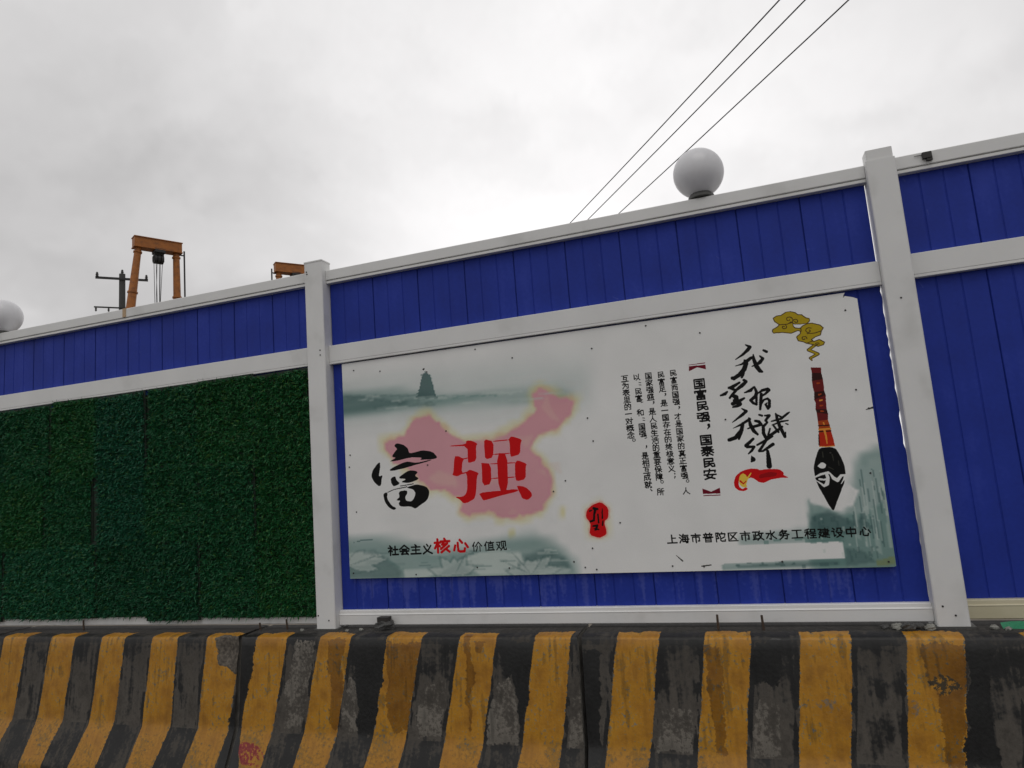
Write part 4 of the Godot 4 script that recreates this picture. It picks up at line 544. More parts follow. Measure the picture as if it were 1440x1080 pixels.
# ------------------------------------------------------------------ paint on the barrier
# borders between stripes, each given where it crosses the top edge, the bend and the toe; the flag says that yellow lies on its right
const BORDERS := [
	[1, -6.669, -6.714, -6.744], [0, -6.476, -6.521, -6.551], [1, -6.283, -6.328, -6.358], [0, -6.09, -6.135, -6.165], [1, -5.897, -5.942, -5.972], [0, -5.704, -5.749, -5.779], [1, -5.511, -5.556, -5.586], [0, -5.318, -5.363, -5.393], [1, -5.125, -5.17, -5.2], [0, -4.932, -4.977, -5.007], [1, -4.739, -4.784, -4.814], [0, -4.546, -4.591, -4.621], [1, -4.353, -4.4, -4.43], [0, -4.162, -4.21, -4.252], [1, -3.967, -4.013, -4.018], [0, -3.775, -3.817, -3.85], [1, -3.573, -3.614, -3.652], [0, -3.398, -3.433, -3.458], [1, -3.204, -3.232, -3.252], [0, -3.025, -3.039, -3.078], [1, -2.827, -2.855, -2.886], [0, -2.613, -2.656, -2.689], [1, -2.507, -2.586, -2.591], [0, -2.314, -2.39, -2.418], [1, -2.123, -2.203, -2.232], [0, -1.942, -2.016, -2.058], [1, -1.738, -1.813, -1.857], [0, -1.551, -1.643, -1.68], [1, -1.354, -1.445, -1.468], [0, -1.173, -1.253, -1.3], [1, -0.987, -1.069, -1.115], [0, -0.819, -0.887, -0.919], [1, -0.615, -0.689, -0.718], [0, -0.432, -0.507, -0.549], [1, -0.243, -0.316, -0.343], [0, -0.06, -0.13, -0.162], [1, 0.127, 0.064, 0.038], [0, 0.315, 0.248, 0.222], [1, 0.505, 0.441, 0.417], [0, 0.699, 0.634, 0.609], [1, 0.89, 0.824, 0.8], [0, 1.081, 1.015, 0.991], [1, 1.272, 1.206, 1.182], [0, 1.463, 1.397, 1.373], [1, 1.654, 1.588, 1.564], [0, 1.845, 1.779, 1.755], [1, 2.036, 1.97, 1.946], [0, 2.227, 2.161, 2.137], [1, 2.418, 2.352, 2.328], [0, 2.609, 2.543, 2.519], [1, 2.8, 2.734, 2.71], [0, 2.991, 2.925, 2.901], [1, 3.182, 3.116, 3.092],
]
# marks with an outline of their own (x, distance down over the profile)
const MARKS := [
	["wet", [-2.078, 0.267, -1.974, 0.266, -1.984, 0.44, -2.002, 0.666, -2.044, 0.68, -2.054, 0.505]],
	["black", [-1.927, 0.266, -1.734, 0.266, -1.765, 0.405, -1.811, 0.696, -1.895, 0.729, -1.902, 0.564, -1.918, 0.395]],
	["wet", [-1.742, 0.292, -1.555, 0.279, -1.588, 0.464, -1.627, 0.652, -1.693, 0.697, -1.736, 0.62, -1.743, 0.436]],
	["wet", [-1.339, 0.217, -1.304, 0.217, -1.292, 0.429, -1.312, 0.652, -1.326, 0.664, -1.323, 0.429]],
	["wet", [-1.278, 0.278, -1.233, 0.272, -1.238, 0.333, -1.273, 0.327]],
	["black", [-1.173, 0.266, -0.987, 0.266, -1.022, 0.436, -1.055, 0.62, -1.075, 0.632, -1.087, 0.484, -1.1, 0.414, -1.116, 0.542, -1.135, 0.391, -1.162, 0.326]],
	["black", [-0.765, 0.301, -0.698, 0.306, -0.704, 0.464, -0.719, 0.586, -0.714, 0.683, -0.696, 0.725, -0.776, 0.786, -0.782, 0.697, -0.782, 0.533, -0.779, 0.364]],
	["wet", [-0.243, 0.304, -0.18, 0.304, -0.183, 0.453, -0.199, 0.62, -0.202, 0.702, -0.235, 0.708, -0.238, 0.59, -0.251, 0.454]],
	["black", [-0.059, 0.266, 0.066, 0.266, 0.031, 0.417, 0.001, 0.449, -0.027, 0.424, -0.066, 0.44, -0.079, 0.419]],
	["wet", [0.55, 0.3, 0.584, 0.29, 0.694, 0.285, 0.662, 0.492, 0.631, 0.712, 0.578, 0.714, 0.581, 0.561, 0.571, 0.456, 0.559, 0.389]],
	["black", [0.698, 0.275, 0.809, 0.275, 0.766, 0.347, 0.749, 0.443, 0.739, 0.564, 0.731, 0.706, 0.635, 0.711]],
	["scuff", [0.574, 0.413, 0.614, 0.388, 0.646, 0.411, 0.656, 0.433, 0.624, 0.436, 0.618, 0.45, 0.576, 0.454, 0.566, 0.432]],
	["bare", [0.479, 0.478, 0.508, 0.482, 0.516, 0.515, 0.489, 0.545, 0.471, 0.541]],
	["bare", [0.152, 0.506, 0.2, 0.485, 0.242, 0.504, 0.229, 0.524, 0.178, 0.536]],
	["red", [-2.569, 0.776, -2.539, 0.765, -2.43, 0.788, -2.402, 0.823, -2.421, 0.866, -2.521, 0.865, -2.548, 0.824]],
	["chip", [-2.765, 0.274, -2.736, 0.227, -2.628, 0.257, -2.606, 0.403, -2.639, 0.437, -2.676, 0.414, -2.749, 0.391]],
	["black", [-2.632, 0.242, -2.528, 0.212, -2.506, 0.301, -2.527, 0.409, -2.555, 0.556, -2.591, 0.688, -2.561, 0.776, -2.531, 0.884, -2.672, 0.891, -2.662, 0.78, -2.652, 0.697, -2.633, 0.558, -2.614, 0.417]],
	["bare", [-2.259, 0.287, -2.144, 0.273, -2.158, 0.378, -2.216, 0.674, -2.313, 0.697, -2.319, 0.511, -2.281, 0.379]],
	["bare", [-1.53, 0.481, -1.43, 0.443, -1.441, 0.575, -1.458, 0.693, -1.578, 0.704, -1.568, 0.555]],
	["bare", [-1.175, 0.462, -1.108, 0.437, -1.085, 0.518, -1.076, 0.711, -1.233, 0.718, -1.213, 0.568]],
	["bare", [-1.949, 0.44, -1.91, 0.47, -1.898, 0.687, -1.963, 0.702, -1.986, 0.629]],
	["bare", [-0.828, 0.478, -0.79, 0.466, -0.788, 0.698, -0.856, 0.717]],
	["bare", [-0.056, 0.492, 0.014, 0.51, 0.0, 0.702, -0.104, 0.712]],
	["bare", [-0.451, 0.545, -0.321, 0.541, -0.333, 0.708, -0.478, 0.715]],
]
const ROUND := 1.03   # length of the profile from the back of the top to the foot

func srgb_table() -> PackedByteArray:
	var t := PackedByteArray(); t.resize(1025)
	for i in 1025:
		t[i] = int(clampf(Color(i / 1024.0, 0, 0).linear_to_srgb().r, 0, 1) * 255.0 + 0.5)
	return t

func barrier_paint(x0: float, length: float, sd: int) -> StandardMaterial3D:
	var w := 900; var h := 512
	var masks := Image.create_empty(w, h, false, Image.FORMAT_L8)
	var kinds := {"wet": 60, "black": 100, "bare": 140, "scuff": 180, "red": 220, "chip": 240}
	for m in MARKS:
		var pts := pv(m[1])
		for i in pts.size(): pts[i] = Vector2((pts[i].x - x0) / length * w, pts[i].y / ROUND * h)
		fill_poly(masks, pts, Color8(kinds[m[0]], 0, 0))
	var mk := masks.get_data()
	var coarse := grains(sd, w, h, 0.012, 5)
	var fine := grains(sd + 1, w, h, 0.09, 4)
	var dots := grains(sd + 2, w, h, 0.35, 2)
	var runs := grains(sd + 3, w, h, 0.06, 4, Vector2(1, 0.06))
	var lut := srgb_table()
	var px := PackedByteArray(); px.resize(w * h * 3)
	var ro := PackedByteArray(); ro.resize(w * h)
	var nb := BORDERS.size()
	for y in h:
		var s := (y + 0.5) / h * ROUND
		var row := PackedFloat32Array()
		for b in BORDERS:
			row.append(b[1] if s < 0.265 else lerpf(b[1], b[2], (s - 0.265) / 0.452) if s < 0.717 else lerpf(b[2], b[3], (s - 0.717) / 0.217))
		# how much of the black coat has scuffed off the upright face; the top edge and the foot kept theirs
		var worn := -0.25 if s < 0.29 else lerpf(0.02, 0.62, clampf((s - 0.30) / 0.36, 0, 1)) if s < 0.713 else -0.02
		var k := 0
		for x in w:
			var i := y * w + x
			var c := (coarse[i] - 128) / 128.0; var f := (fine[i] - 128) / 128.0; var g := (dots[i] - 128) / 128.0; var r := (runs[i] - 128) / 128.0
			var wx := x0 + (x + 0.5) / w * length + f * 0.0018 + c * 0.004
			while k < nb and row[k] < wx: k += 1
			while k > 0 and row[k - 1] > wx: k -= 1
			var yellow: bool = (BORDERS[k - 1][0] == 1) if k > 0 else (BORDERS[0][0] == 0)
			var near := minf(absf(wx - row[k - 1]) if k > 0 else 1.0, absf(row[k] - wx) if k < nb else 1.0)
			var bare := 0.165 * (1.0 + 0.25 * c + 0.22 * f + 0.2 * g)
			var cr := bare; var cg := bare * 0.90; var cb := bare * 0.77
			var rough := 0.9
			if yellow:
				var v := 1.0 + 0.16 * c + 0.10 * f + 0.08 * g + 0.03 * r
				if f + g * 0.6 + c * 0.4 < 0.66 and (near > 0.005 or f < 0.3):
					cr = 0.42 * v; cg = 0.192 * v * (1.0 + 0.06 * c); cb = 0.010 * v; rough = 0.5
			else:
				var keep := clampf((0.46 + r * 0.45 + c * 0.7 + f * 0.35 + g * 0.15 - worn) * 1.7 + (1.2 if near < 0.02 and c + r > -0.25 else 0.0), 0.0, 1.0)
				var v := 0.010 * (1.0 + 0.4 * f)
				cr = lerpf(cr * 0.52, v, keep); cg = lerpf(cg * 0.51, v * 0.98, keep); cb = lerpf(cb * 0.50, v * 0.95, keep); rough = lerpf(0.9, 0.6, keep)
			var jx := clampi(x + int(f * 4.0 + c * 9.0), 0, w - 1)
			var jy := clampi(y + int(c * 10.0 + f * 5.0), 0, h - 1)
			match mk[jy * w + jx]:
				60: cr *= 0.56; cg *= 0.52; cb *= 0.5; rough = 0.34
				100: cr = 0.008 + 0.004 * f; cg = cr; cb = cr * 0.95; rough = 0.42
				140:
					var show := clampf((f * 0.9 + c * 1.0 + g * 0.5 + r * 0.5 + 0.35) * 1.6, 0.0, 0.9)
					cr = lerpf(cr, bare * 0.95, show); cg = lerpf(cg, bare * 0.86, show); cb = lerpf(cb, bare * 0.73, show); rough = 0.9
				240: cr = bare * 0.62 * (1.0 + 0.5 * f); cg = cr * 0.86; cb = cr * 0.70; rough = 0.95
				180:
					if f + g * 0.6 > -0.15: cr = 0.05; cg = 0.035; cb = 0.016
				220:
					if f * 1.1 + c * 1.2 + g * 0.5 > 0.0: cr = 0.34; cg = 0.03; cb = 0.028
			# unpainted back of the top: dirt, with the shadow under the rail painted in
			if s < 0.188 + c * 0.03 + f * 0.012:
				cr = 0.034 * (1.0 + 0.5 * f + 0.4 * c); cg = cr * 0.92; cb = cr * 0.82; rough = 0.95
			# runs of road dirt washed down from the top, and speckled splash on the foot
			var soot := clampf((r * 0.9 + f * 0.25 + c * 0.9 - 0.22 - maxf(0.0, s - 0.45) * 0.9) * 1.7, 0.0, 1.0) * 0.42
			soot = maxf(soot, clampf((g * 0.5 + f * 0.7 + c * 0.9 + 0.30) * 1.5, 0.0, 1.0) * 0.42 * clampf((s - 0.68 + c * 0.06 + f * 0.03) * 14.0, 0.0, 1.0))
			var grime := (1.0 + minf(0.0, r * 0.12 + c * 0.22)) * (1.0 - soot)
			var j := i * 3
			px[j] = lut[clampi(int(cr * grime * 1024.0), 0, 1024)]; px[j + 1] = lut[clampi(int(cg * grime * 1024.0), 0, 1024)]; px[j + 2] = lut[clampi(int(cb * grime * 1024.0), 0, 1024)]
			ro[i] = int(rough * 255.0)
	var m := mat(Color.WHITE, 1.0)
	m.albedo_texture = ImageTexture.create_from_image(Image.create_from_data(w, h, false, Image.FORMAT_RGB8, px))
	m.roughness_texture = ImageTexture.create_from_image(Image.create_from_data(w, h, false, Image.FORMAT_L8, ro))
	m.texture_repeat = false
	m.heightmap_enabled = true
	m.heightmap_scale = 0.05
	m.heightmap_texture = ImageTexture.create_from_image(Image.create_from_data(w, h, false, Image.FORMAT_L8, fine))
	return m

func crash_barrier(x0: float, x1: float, sd: int, label: String, stubs: Array) -> void:
	var o := thing("crash_barrier", Vector3((x0 + x1) / 2, 0, 0.1), label, "barrier", "concrete barriers under the hoarding")
	var prof := []   # z, height from the top, distance along the profile
	for p in [[-0.10, 0.0], [-0.04, 0.0], [0.03, 0.001], [0.10, 0.0], [0.145, -0.001], [0.158, -0.005], [0.1645, -0.014], [0.169, -0.05]]: prof.append(p)
	for i in 14: prof.append([lerpf(0.169, 0.2035, (i + 1) / 14.0), lerpf(-0.05, -0.435, (i + 1) / 14.0)])
	prof.append([0.2075, -0.455])
	for i in 7: prof.append([lerpf(0.2075, 0.30, (i + 1) / 7.0), lerpf(-0.455, -0.645, (i + 1) / 7.0)])
	prof.append([0.304, -0.66]); prof.append([0.305, -LIFT - 0.004])
	var arc := [0.0]
	for i in range(1, prof.size()): arc.append(arc[-1] + Vector2(prof[i][0], prof[i][1]).distance_to(Vector2(prof[i - 1][0], prof[i - 1][1])))
	var g := FastNoiseLite.new(); g.seed = sd; g.frequency = 3.5; g.fractal_octaves = 3
	var cols := int((x1 - x0) / 0.025)
	var st := SurfaceTool.new()
	st.begin(Mesh.PRIMITIVE_TRIANGLES)
	st.set_smooth_group(0)
	for i in cols + 1:
		for k in prof.size():
			var x := lerpf(x0, x1, float(i) / cols)
			var y: float = prof[k][1]; var z: float = prof[k][0]
			var n := g.get_noise_3d(x, y, z)
			var in_end := minf(x - x0, x1 - x)
			if k > 3 and y > -LIFT + 0.02:
				z += n * 0.004
				if k < 8: y -= absf(g.get_noise_2d(x * 5.0, sd)) * 0.006
				if in_end < 0.02: z -= 0.008
			# a lump has broken out of the corner beside the joint under the hedge mat
			if sd == 41:
				var q := Vector2((x - (x1 - 0.06)) / 0.085, (y + 0.06) / 0.075).length()
				if q < 1.0 and k > 3: z -= (1.0 - q * q) * (0.022 + 0.016 * n)
			st.set_uv(Vector2((x - x0) / (x1 - x0), minf(arc[k], ROUND) / ROUND))
			st.add_vertex(Vector3(x - (x0 + x1) / 2, y + LIFT, z - 0.1))
	var np := prof.size()
	for i in cols:
		for k in np - 1:
			var a := i * np + k
			for v in [a, a + np, a + np + 1, a, a + np + 1, a + 1]: st.add_index(v)
	st.generate_normals()
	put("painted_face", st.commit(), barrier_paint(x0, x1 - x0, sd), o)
	var core := pv([-0.10, -0.001, 0.118, -0.008, 0.160, -0.45, 0.255, -0.645, 0.28, -LIFT, -0.24, -LIFT, -0.24, -0.645, -0.14, -0.45])
	for i in core.size(): core[i] += Vector2(-0.1, LIFT - 0.004 if i < 4 or i > 5 else LIFT)
	var sc := mb()
	prism(sc, core, x0 + 0.004 - (x0 + x1) / 2, x1 - 0.004 - (x0 + x1) / 2, 0)
	part("concrete_core", sc, concrete, o)
	for s in stubs:
		var r := mb()
		var at := Vector3(s[0] - (x0 + x1) / 2, LIFT - 0.02, s[1] - 0.1)
		tube(r, at, at + Vector3(s[3], s[2] + 0.02, 0.004), 0.0055, 0.005, 7)
		part("steel_stub", r, rusty, o)

var concrete: StandardMaterial3D
var rusty: StandardMaterial3D

# ------------------------------------------------------------------ blue sheets
func sheet_paint(sd: int, board: bool) -> StandardMaterial3D:
	var w := 960; var h := 660   # spans 2.76 m by 1.92 m
	var coarse := grains(sd, w, h, 0.008, 5)
	var fine := grains(sd + 1, w, h, 0.12, 3)
	var runs := grains(sd + 2, w, h, 0.05, 4, Vector2(1, 0.05))
	var lines := Image.create_empty(w, h, false, Image.FORMAT_L8)
	var g := RandomNumberGenerator.new(); g.seed = sd
	for i in 26:   # short scratches and scuffs
		var p := Vector2(g.randf() * w, g.randf() * h)
		var d := Vector2.from_angle(g.randf_range(0.2, 1.5)) * g.randf_range(2, 11)
		brush(lines, [p.x, p.y, 1.2, p.x + d.x, p.y + d.y, g.randf_range(1.0, 2.2)], Color8(g.randi_range(60, 150), 0, 0))
	var ln := lines.get_data()
	var lut := srgb_table()
	var px := PackedByteArray(); px.resize(w * h * 3)
	for y in h:
		var up := 1.92 - (y + 0.5) / h * 1.92
		for x in w:
			var i := y * w + x
			var c := (coarse[i] - 128) / 128.0; var f := (fine[i] - 128) / 128.0; var r := (runs[i] - 128) / 128.0
			var v := 1.0 + 0.14 * c + 0.07 * f + 0.04 * r
			var cr := 0.015 * v; var cg := 0.036 * v; var cb := 0.30 * v
			var film := clampf((r * 0.5 + c * 0.8 + f * 0.3 - 0.25) * 2.0, 0.0, 1.0) * 0.10
			if board and up < 0.26 and x > 26 and x < 920:   # dried runs of pale dust under the board
				film = maxf(film, clampf((r * 1.3 + c * 0.5 + f * 0.45 + 0.22 - (0.245 - up) * 5.0) * 1.8, 0.0, 1.0) * 0.5)
			film = maxf(film, ln[i] / 255.0)
			cr = lerpf(cr, 0.075, film); cg = lerpf(cg, 0.10, film); cb = lerpf(cb, 0.38, film)
			var j := i * 3
			px[j] = lut[int(cr * 1024.0)]; px[j + 1] = lut[int(cg * 1024.0)]; px[j + 2] = lut[int(cb * 1024.0)]
	var m := mat(Color.WHITE, 0.58)
	m.metallic_specular = 0.34
	m.albedo_texture = ImageTexture.create_from_image(Image.create_from_data(w, h, false, Image.FORMAT_RGB8, px))
	return m

func blue_sheet(parent: Node3D, ox: float, x0: float, x1: float, m: Material, torn := false) -> void:
	var y0 := 0.05; var y1 := 1.93
	var w := x1 - x0
	# pressed steel: a deep lap at each side and two shallow grooves
	var p := [[-0.024, -0.008], [0.0015, -0.008], [0.005, 0.0]]
	for k in [1, 2]:
		var c: float = w * k / 3.0
		p.append_array([[c - 0.004, 0.0], [c - 0.001, -0.003], [c + 0.001, -0.003], [c + 0.004, 0.0]])
	p.append_array([[w - 0.003, 0.0], [w - 0.0005, -0.0015]])
	var st := SurfaceTool.new()
	st.begin(Mesh.PRIMITIVE_TRIANGLES)
	st.set_smooth_group(-1)
	var rows := [y0, y1]
	var edge := [0.0, 0.0]
	if torn:
		rows = []; edge = []
		for i in 81:
			rows.append(lerpf(y0, y1, i / 80.0))
			var bite := 0.0 if i > 58 else rng.randf_range(-0.003, 0.0035) if i > 28 else rng.randf_range(0.001, 0.0045)
			edge.append(bite)
	var vert := func(q: Array, y: float, e: float) -> void:
		var x: float = x0 + q[0] + (e if q[0] > w - 0.004 else 0.0)
		st.set_uv(Vector2((x - ox) / 2.76, (1.92 - y) / 1.92))
		st.add_vertex(Vector3(x - ox, y + LIFT, SHEET_Z + q[1]))
	for r in rows.size() - 1:
		for k in p.size() - 1:
			for v in [[p[k], r], [p[k], r + 1], [p[k + 1], r + 1], [p[k], r], [p[k + 1], r + 1], [p[k + 1], r]]: vert.call(v[0], rows[v[1]], edge[v[1]])
	part("sheet", st, m, parent)

func hoarding_bay(x0: float, x1: float, dy: float, sheets: float, m: Material, label: String, foot: Material, torn := false) -> Node3D:
	var o := thing("hoarding_bay", Vector3(x0, 0, 0), label, "hoarding", "bays of the blue hoarding")
	var l := x1 - x0
	var at := func(a: Array, d: float) -> PackedVector2Array:
		var v := pv(a)
		for i in v.size(): v[i].y += LIFT + d
		return v
	var st := mb()
	prism(st, at.call([0.0, 1.8775, 0.0015, 1.879, 0.0015, 1.891, -0.008, 1.892, -0.008, 1.8965, 0.003, 1.897, 0.004, 1.9, 0.004, 1.95, 0.002, 1.953, -0.078, 1.953, -0.08, 1.951, -0.08, 1.8775], dy), 0.001, l - 0.001, 0)
	part("top_rail", st, white, o)
	st = mb()
	prism(st, at.call([-0.002, 1.415, 0.0, 1.417, 0.0, 1.4275, -0.003, 1.428, -0.003, 1.4295, 0.0, 1.43, 0.001, 1.518, -0.001, 1.52, -0.028, 1.52, -0.028, 1.415], dy), 0.001, l - 0.001, 0)
	part("middle_rail", st, white, o)
	st = mb()
	prism(st, at.call([0.0, 0.022, 0.003, 0.025, 0.003, 0.070, 0.0045, 0.0735, 0.0025, 0.0765, -0.001, 0.078, -0.002, 0.092, -0.005, 0.095, -0.044, 0.095, -0.044, 0.022], dy), 0.001, l - 0.001, 0)
	part("bottom_rail", st, foot, o)
	var n := int(round(l / sheets))
	for i in n:
		var a := x0 + i * sheets + 0.001
		var b := minf(x0 + (i + 1) * sheets, x1 - 0.001)
		var last := torn and i == n - 1
		blue_sheet(o, x0, a, b - (0.0025 if last else 0.0), m, last)
	return o

func fence_post(x: float, label: String, collar: bool) -> void:
	var o := thing("fence_post", Vector3(x, 0, 0), label, "post", "white posts of the hoarding")
	var st := mb()
	if collar:
		prism(st, chamfered(0.104, 0.076, 0.004, 0, -0.002), LIFT, LIFT + 2.0, 1)
		part("inner_tube", st, white, o)
		st = mb()
		prism(st, chamfered(0.115, 0.086, 0.004, 0, -0.003), LIFT + 0.002, LIFT + 1.952, 1)
		part("sleeve", st, white, o)
	else:
		prism(st, chamfered(0.115, 0.084, 0.004, 0, -0.002), LIFT, LIFT + 2.0, 1)
		part("tube", st, white, o)
		st = mb()
		prism(st, chamfered(0.119, 0.088, 0.003, 0, -0.002), LIFT + 1.999, LIFT + 2.006, 1)
		part("cap", st, white, o)
	st = mb()
	prism(st, chamfered(0.15, 0.10, 0.004, 0, -0.004), LIFT + 0.0005, LIFT + 0.008, 1)
	part("base_plate", st, grey_metal, o)
	for b in ([[-0.004, 1.335], [-0.03, 0.085], [0.01, 0.05]] if collar else [[-0.042, 1.948], [-0.04, 1.935], [0.028, 1.49], [0.028, 1.463], [-0.044, 0.075], [0.02, 0.05]]):
		st = mb()
		tube(st, Vector3(b[0], LIFT + b[1], POST_FRONT - 0.001), Vector3(b[0], LIFT + b[1], POST_FRONT + 0.0025), 0.0042, 0.0036, 8)
		part("rivet", st, dark, o)

func globe_lamp(x: float, label: String) -> void:
	var o := thing("globe_lamp", Vector3(x, LIFT + 1.953, -0.04), label, "lamp", "globe lamps on the top rail")
	var st := mb()
	lathe(st, Vector3.ZERO, [0.0, 0.0, 0.058, 0.0, 0.06, 0.003, 0.06, 0.014, 0.054, 0.018, 0.05, 0.028, 0.0, 0.03], 28)
	part("base_ring", st, grey_metal, o)
	var s := SurfaceTool.new()
	s.begin(Mesh.PRIMITIVE_TRIANGLES)
	s.set_smooth_group(0)
	var prof := []
	for i in 25:
		var a := lerpf(0.0, 2.70, i / 24.0)
		prof.append_array([maxf(sin(a) * 0.118, 0.0), 0.1325 + cos(a) * 0.118])
	lathe(s, Vector3.ZERO, prof, 40)
	s.index()
	s.generate_normals()
	put("globe", s.commit(), opal, o)

var opal: StandardMaterial3D

# ------------------------------------------------------------------ plastic hedge
func hedge_mesh(sd: int, w: float, h: float) -> ArrayMesh:
	var g := RandomNumberGenerator.new(); g.seed = sd
	var st := SurfaceTool.new()
	st.begin(Mesh.PRIMITIVE_TRIANGLES)
	st.set_smooth_group(-1)
	for i in 6400:
		var at := Vector3(g.randf_range(0.004, w - 0.004), g.randf_range(0.004, h - 0.004), 0.003)
		var out := Vector3(g.randfn(0, 0.55), g.randfn(0.12, 0.55), 0.75).normalized()
		var side := out.cross(Vector3(g.randfn(0, 1), g.randfn(0, 1), g.randfn(0, 1))).normalized()
		var l := g.randf_range(0.016, 0.034); var wd := g.randf_range(0.0018, 0.0036)
		var bend := Vector3(g.randfn(0, 0.3), g.randfn(-0.15, 0.3), 0) * l
		var a := at; var b := at + out * l * 0.55; var c := at + out * l + bend * 0.8
		var v := g.randf_range(0.65, 1.35)
		var col := Color(0.015, 0.115, 0.052) * v if g.randf() < 0.88 else Color(0.045, 0.125, 0.028) * v if g.randf() < 0.7 else Color(0.08, 0.18, 0.11) * v
		st.set_color(Color(col.r, col.g, col.b))
		for q in [a - side * wd * 0.4, b - side * wd, b + side * wd, a - side * wd * 0.4, b + side * wd, a + side * wd * 0.4, b - side * wd, c, b + side * wd]: st.add_vertex(q)
	st.generate_normals()
	return st.commit()

# ------------------------------------------------------------------ things far behind
func gantry_crane(at: Vector3, turn: float, label: String, mirror: float) -> void:
	var o := thing("gantry_crane", at, label, "crane", "orange gantry cranes behind the hoarding")
	o.rotation.y = turn
	var top := 12.52
	var st := mb()
	box(st, Vector3(0, top - 0.24, 0), Vector3(1.84, 0.40, 0.42), 0.02)
	box(st, Vector3(0, top - 0.025, 0), Vector3(1.88, 0.03, 0.5), 0.01)
	box(st, Vector3(0, top - 0.455, 0), Vector3(1.88, 0.03, 0.5), 0.01)
	part("cross_beam", st, orange, o)
	for s in [-1.0, 1.0]:
		var splay := 0.108 if s * mirror < 0 else 0.012
		var a := Vector3(s * 0.735, top - 0.47, 0)
		var b := Vector3(s * (0.735 + splay * (top - 0.47)), 0, 0)
		var leg := mb()
		tube(leg, b, a, 0.34 if splay > 0.1 else 0.25, 0.13, 16)
		var lg := part("leg", leg, orange, o)
		for t in [0.015, 0.16, 0.30, 0.52, 0.76, 0.985]:
			var fl := mb()
			var c := a.lerp(b, t); var rr := lerpf(0.13, 0.34 if splay > 0.1 else 0.27, t) + 0.035
			var d := (b - a).normalized()
			tube(fl, c - d * 0.03, c + d * 0.03, rr, rr, 16)
			part("flange", fl, orange, lg)
	st = mb()
	box(st, Vector3(0.05, top - 0.50, 0), Vector3(0.42, 0.16, 0.5), 0.02)
	box(st, Vector3(-0.14, top - 0.64, 0.12), Vector3(0.03, 0.2, 0.04), 0.004)
	box(st, Vector3(0.20, top - 0.64, 0.12), Vector3(0.03, 0.2, 0.04), 0.004)
	part("trolley", st, black_steel, o)
	st = mb()
	for k in [-0.13, 0.0, 0.13]: lathe_x(st, Vector3(0.03 + k, top - 0.83, 0), 0.20, 0.1)
	box(st, Vector3(0.03, top - 0.83, 0), Vector3(0.44, 0.2, 0.16), 0.02)
	part("pulley_block", st, black_steel, o)
	for k in 6:
		var r := mb()
		var x0 := -0.13 + k * 0.062
		tube(r, Vector3(x0, top - 0.95, (k % 2) * 0.08 - 0.04), Vector3(-0.02 + sin(k * 2.3) * 0.16, 4.6, 0.0), 0.012, 0.012, 5)
		part("hoist_rope", r, black_steel, o)
	st = mb()
	box(st, Vector3(-0.02, 4.4, 0), Vector3(0.5, 0.42, 0.24), 0.03)
	tube(st, Vector3(-0.02, 4.2, 0), Vector3(-0.02, 3.85, 0), 0.05, 0.04, 8)
	tube(st, Vector3(-0.02, 3.86, 0), Vector3(0.12, 3.72, 0), 0.045, 0.04, 8)
	tube(st, Vector3(0.12, 3.73, 0), Vector3(0.2, 3.9, 0), 0.04, 0.02, 8)
	part("hook_block", st, black_steel, o)
	st = mb()
	tube(st, Vector3(mirror * 1.06, top - 0.30, 0), Vector3(mirror * 1.10, 6.0, 0), 0.035, 0.035, 8)
	tube(st, Vector3(mirror * 1.10, 6.0, 0), Vector3(mirror * (1.10 + 0.02), 0.0, 0), 0.035, 0.035, 8)
	tube(st, Vector3(mirror * 0.735, top - 0.50, 0), Vector3(mirror * 1.07, top - 0.50, 0), 0.03, 0.03, 8)
	part("cable_conduit", st, black_steel, o)

func lathe_x(st: SurfaceTool, at: Vector3, r: float, w: float) -> void:
	tube(st, at - Vector3(w / 2, 0, 0), at + Vector3(w / 2, 0, 0), r, r, 14)

var orange: StandardMaterial3D
var black_steel: StandardMaterial3D

func utility_pole(at: Vector3, turn: float, height: float, arm: float, lower: bool, label: String) -> void:
	var o := thing("utility_pole", at, label, "pole", "concrete utility poles")
	o.rotation.y = turn
	var st := mb()
	tube(st, Vector3.ZERO, Vector3(0, height, 0), 0.19, 0.135, 14)
	part("mast", st, pole_grey, o)
	st = mb()
	box(st, Vector3(0, height - 0.28, 0.14), Vector3(arm, 0.10, 0.08), 0.01)
	part("cross_arm", st, black_steel, o)
	for x in [-arm / 2 + 0.07, 0.0, arm / 2 - 0.07]:
		st = mb()
		var y := height - 0.23 if x != 0.0 else height
		lathe(st, Vector3(x, y, 0.14 if x != 0.0 else 0.0), [0.02, -0.06, 0.025, 0.0, 0.075, 0.02, 0.04, 0.06, 0.075, 0.09, 0.04, 0.13, 0.06, 0.16, 0.03, 0.22, 0.0, 0.23], 12)
		part("insulator", st, pole_grey, o)
	if lower:
		st = mb()
		box(st, Vector3(-0.42, height - 1.72, 0.14), Vector3(arm * 0.66, 0.06, 0.06), 0.008)
		part("lower_arm", st, black_steel, o)
		for x in [-arm * 0.66 / 2 - 0.34, -0.55]:
			st = mb()
			lathe(st, Vector3(x, height - 1.75, 0.14), [0.02, 0.0, 0.05, -0.05, 0.03, -0.09, 0.05, -0.13, 0.0, -0.2], 10)
			part("hanging_insulator", st, pole_grey, o)

var pole_grey: StandardMaterial3D

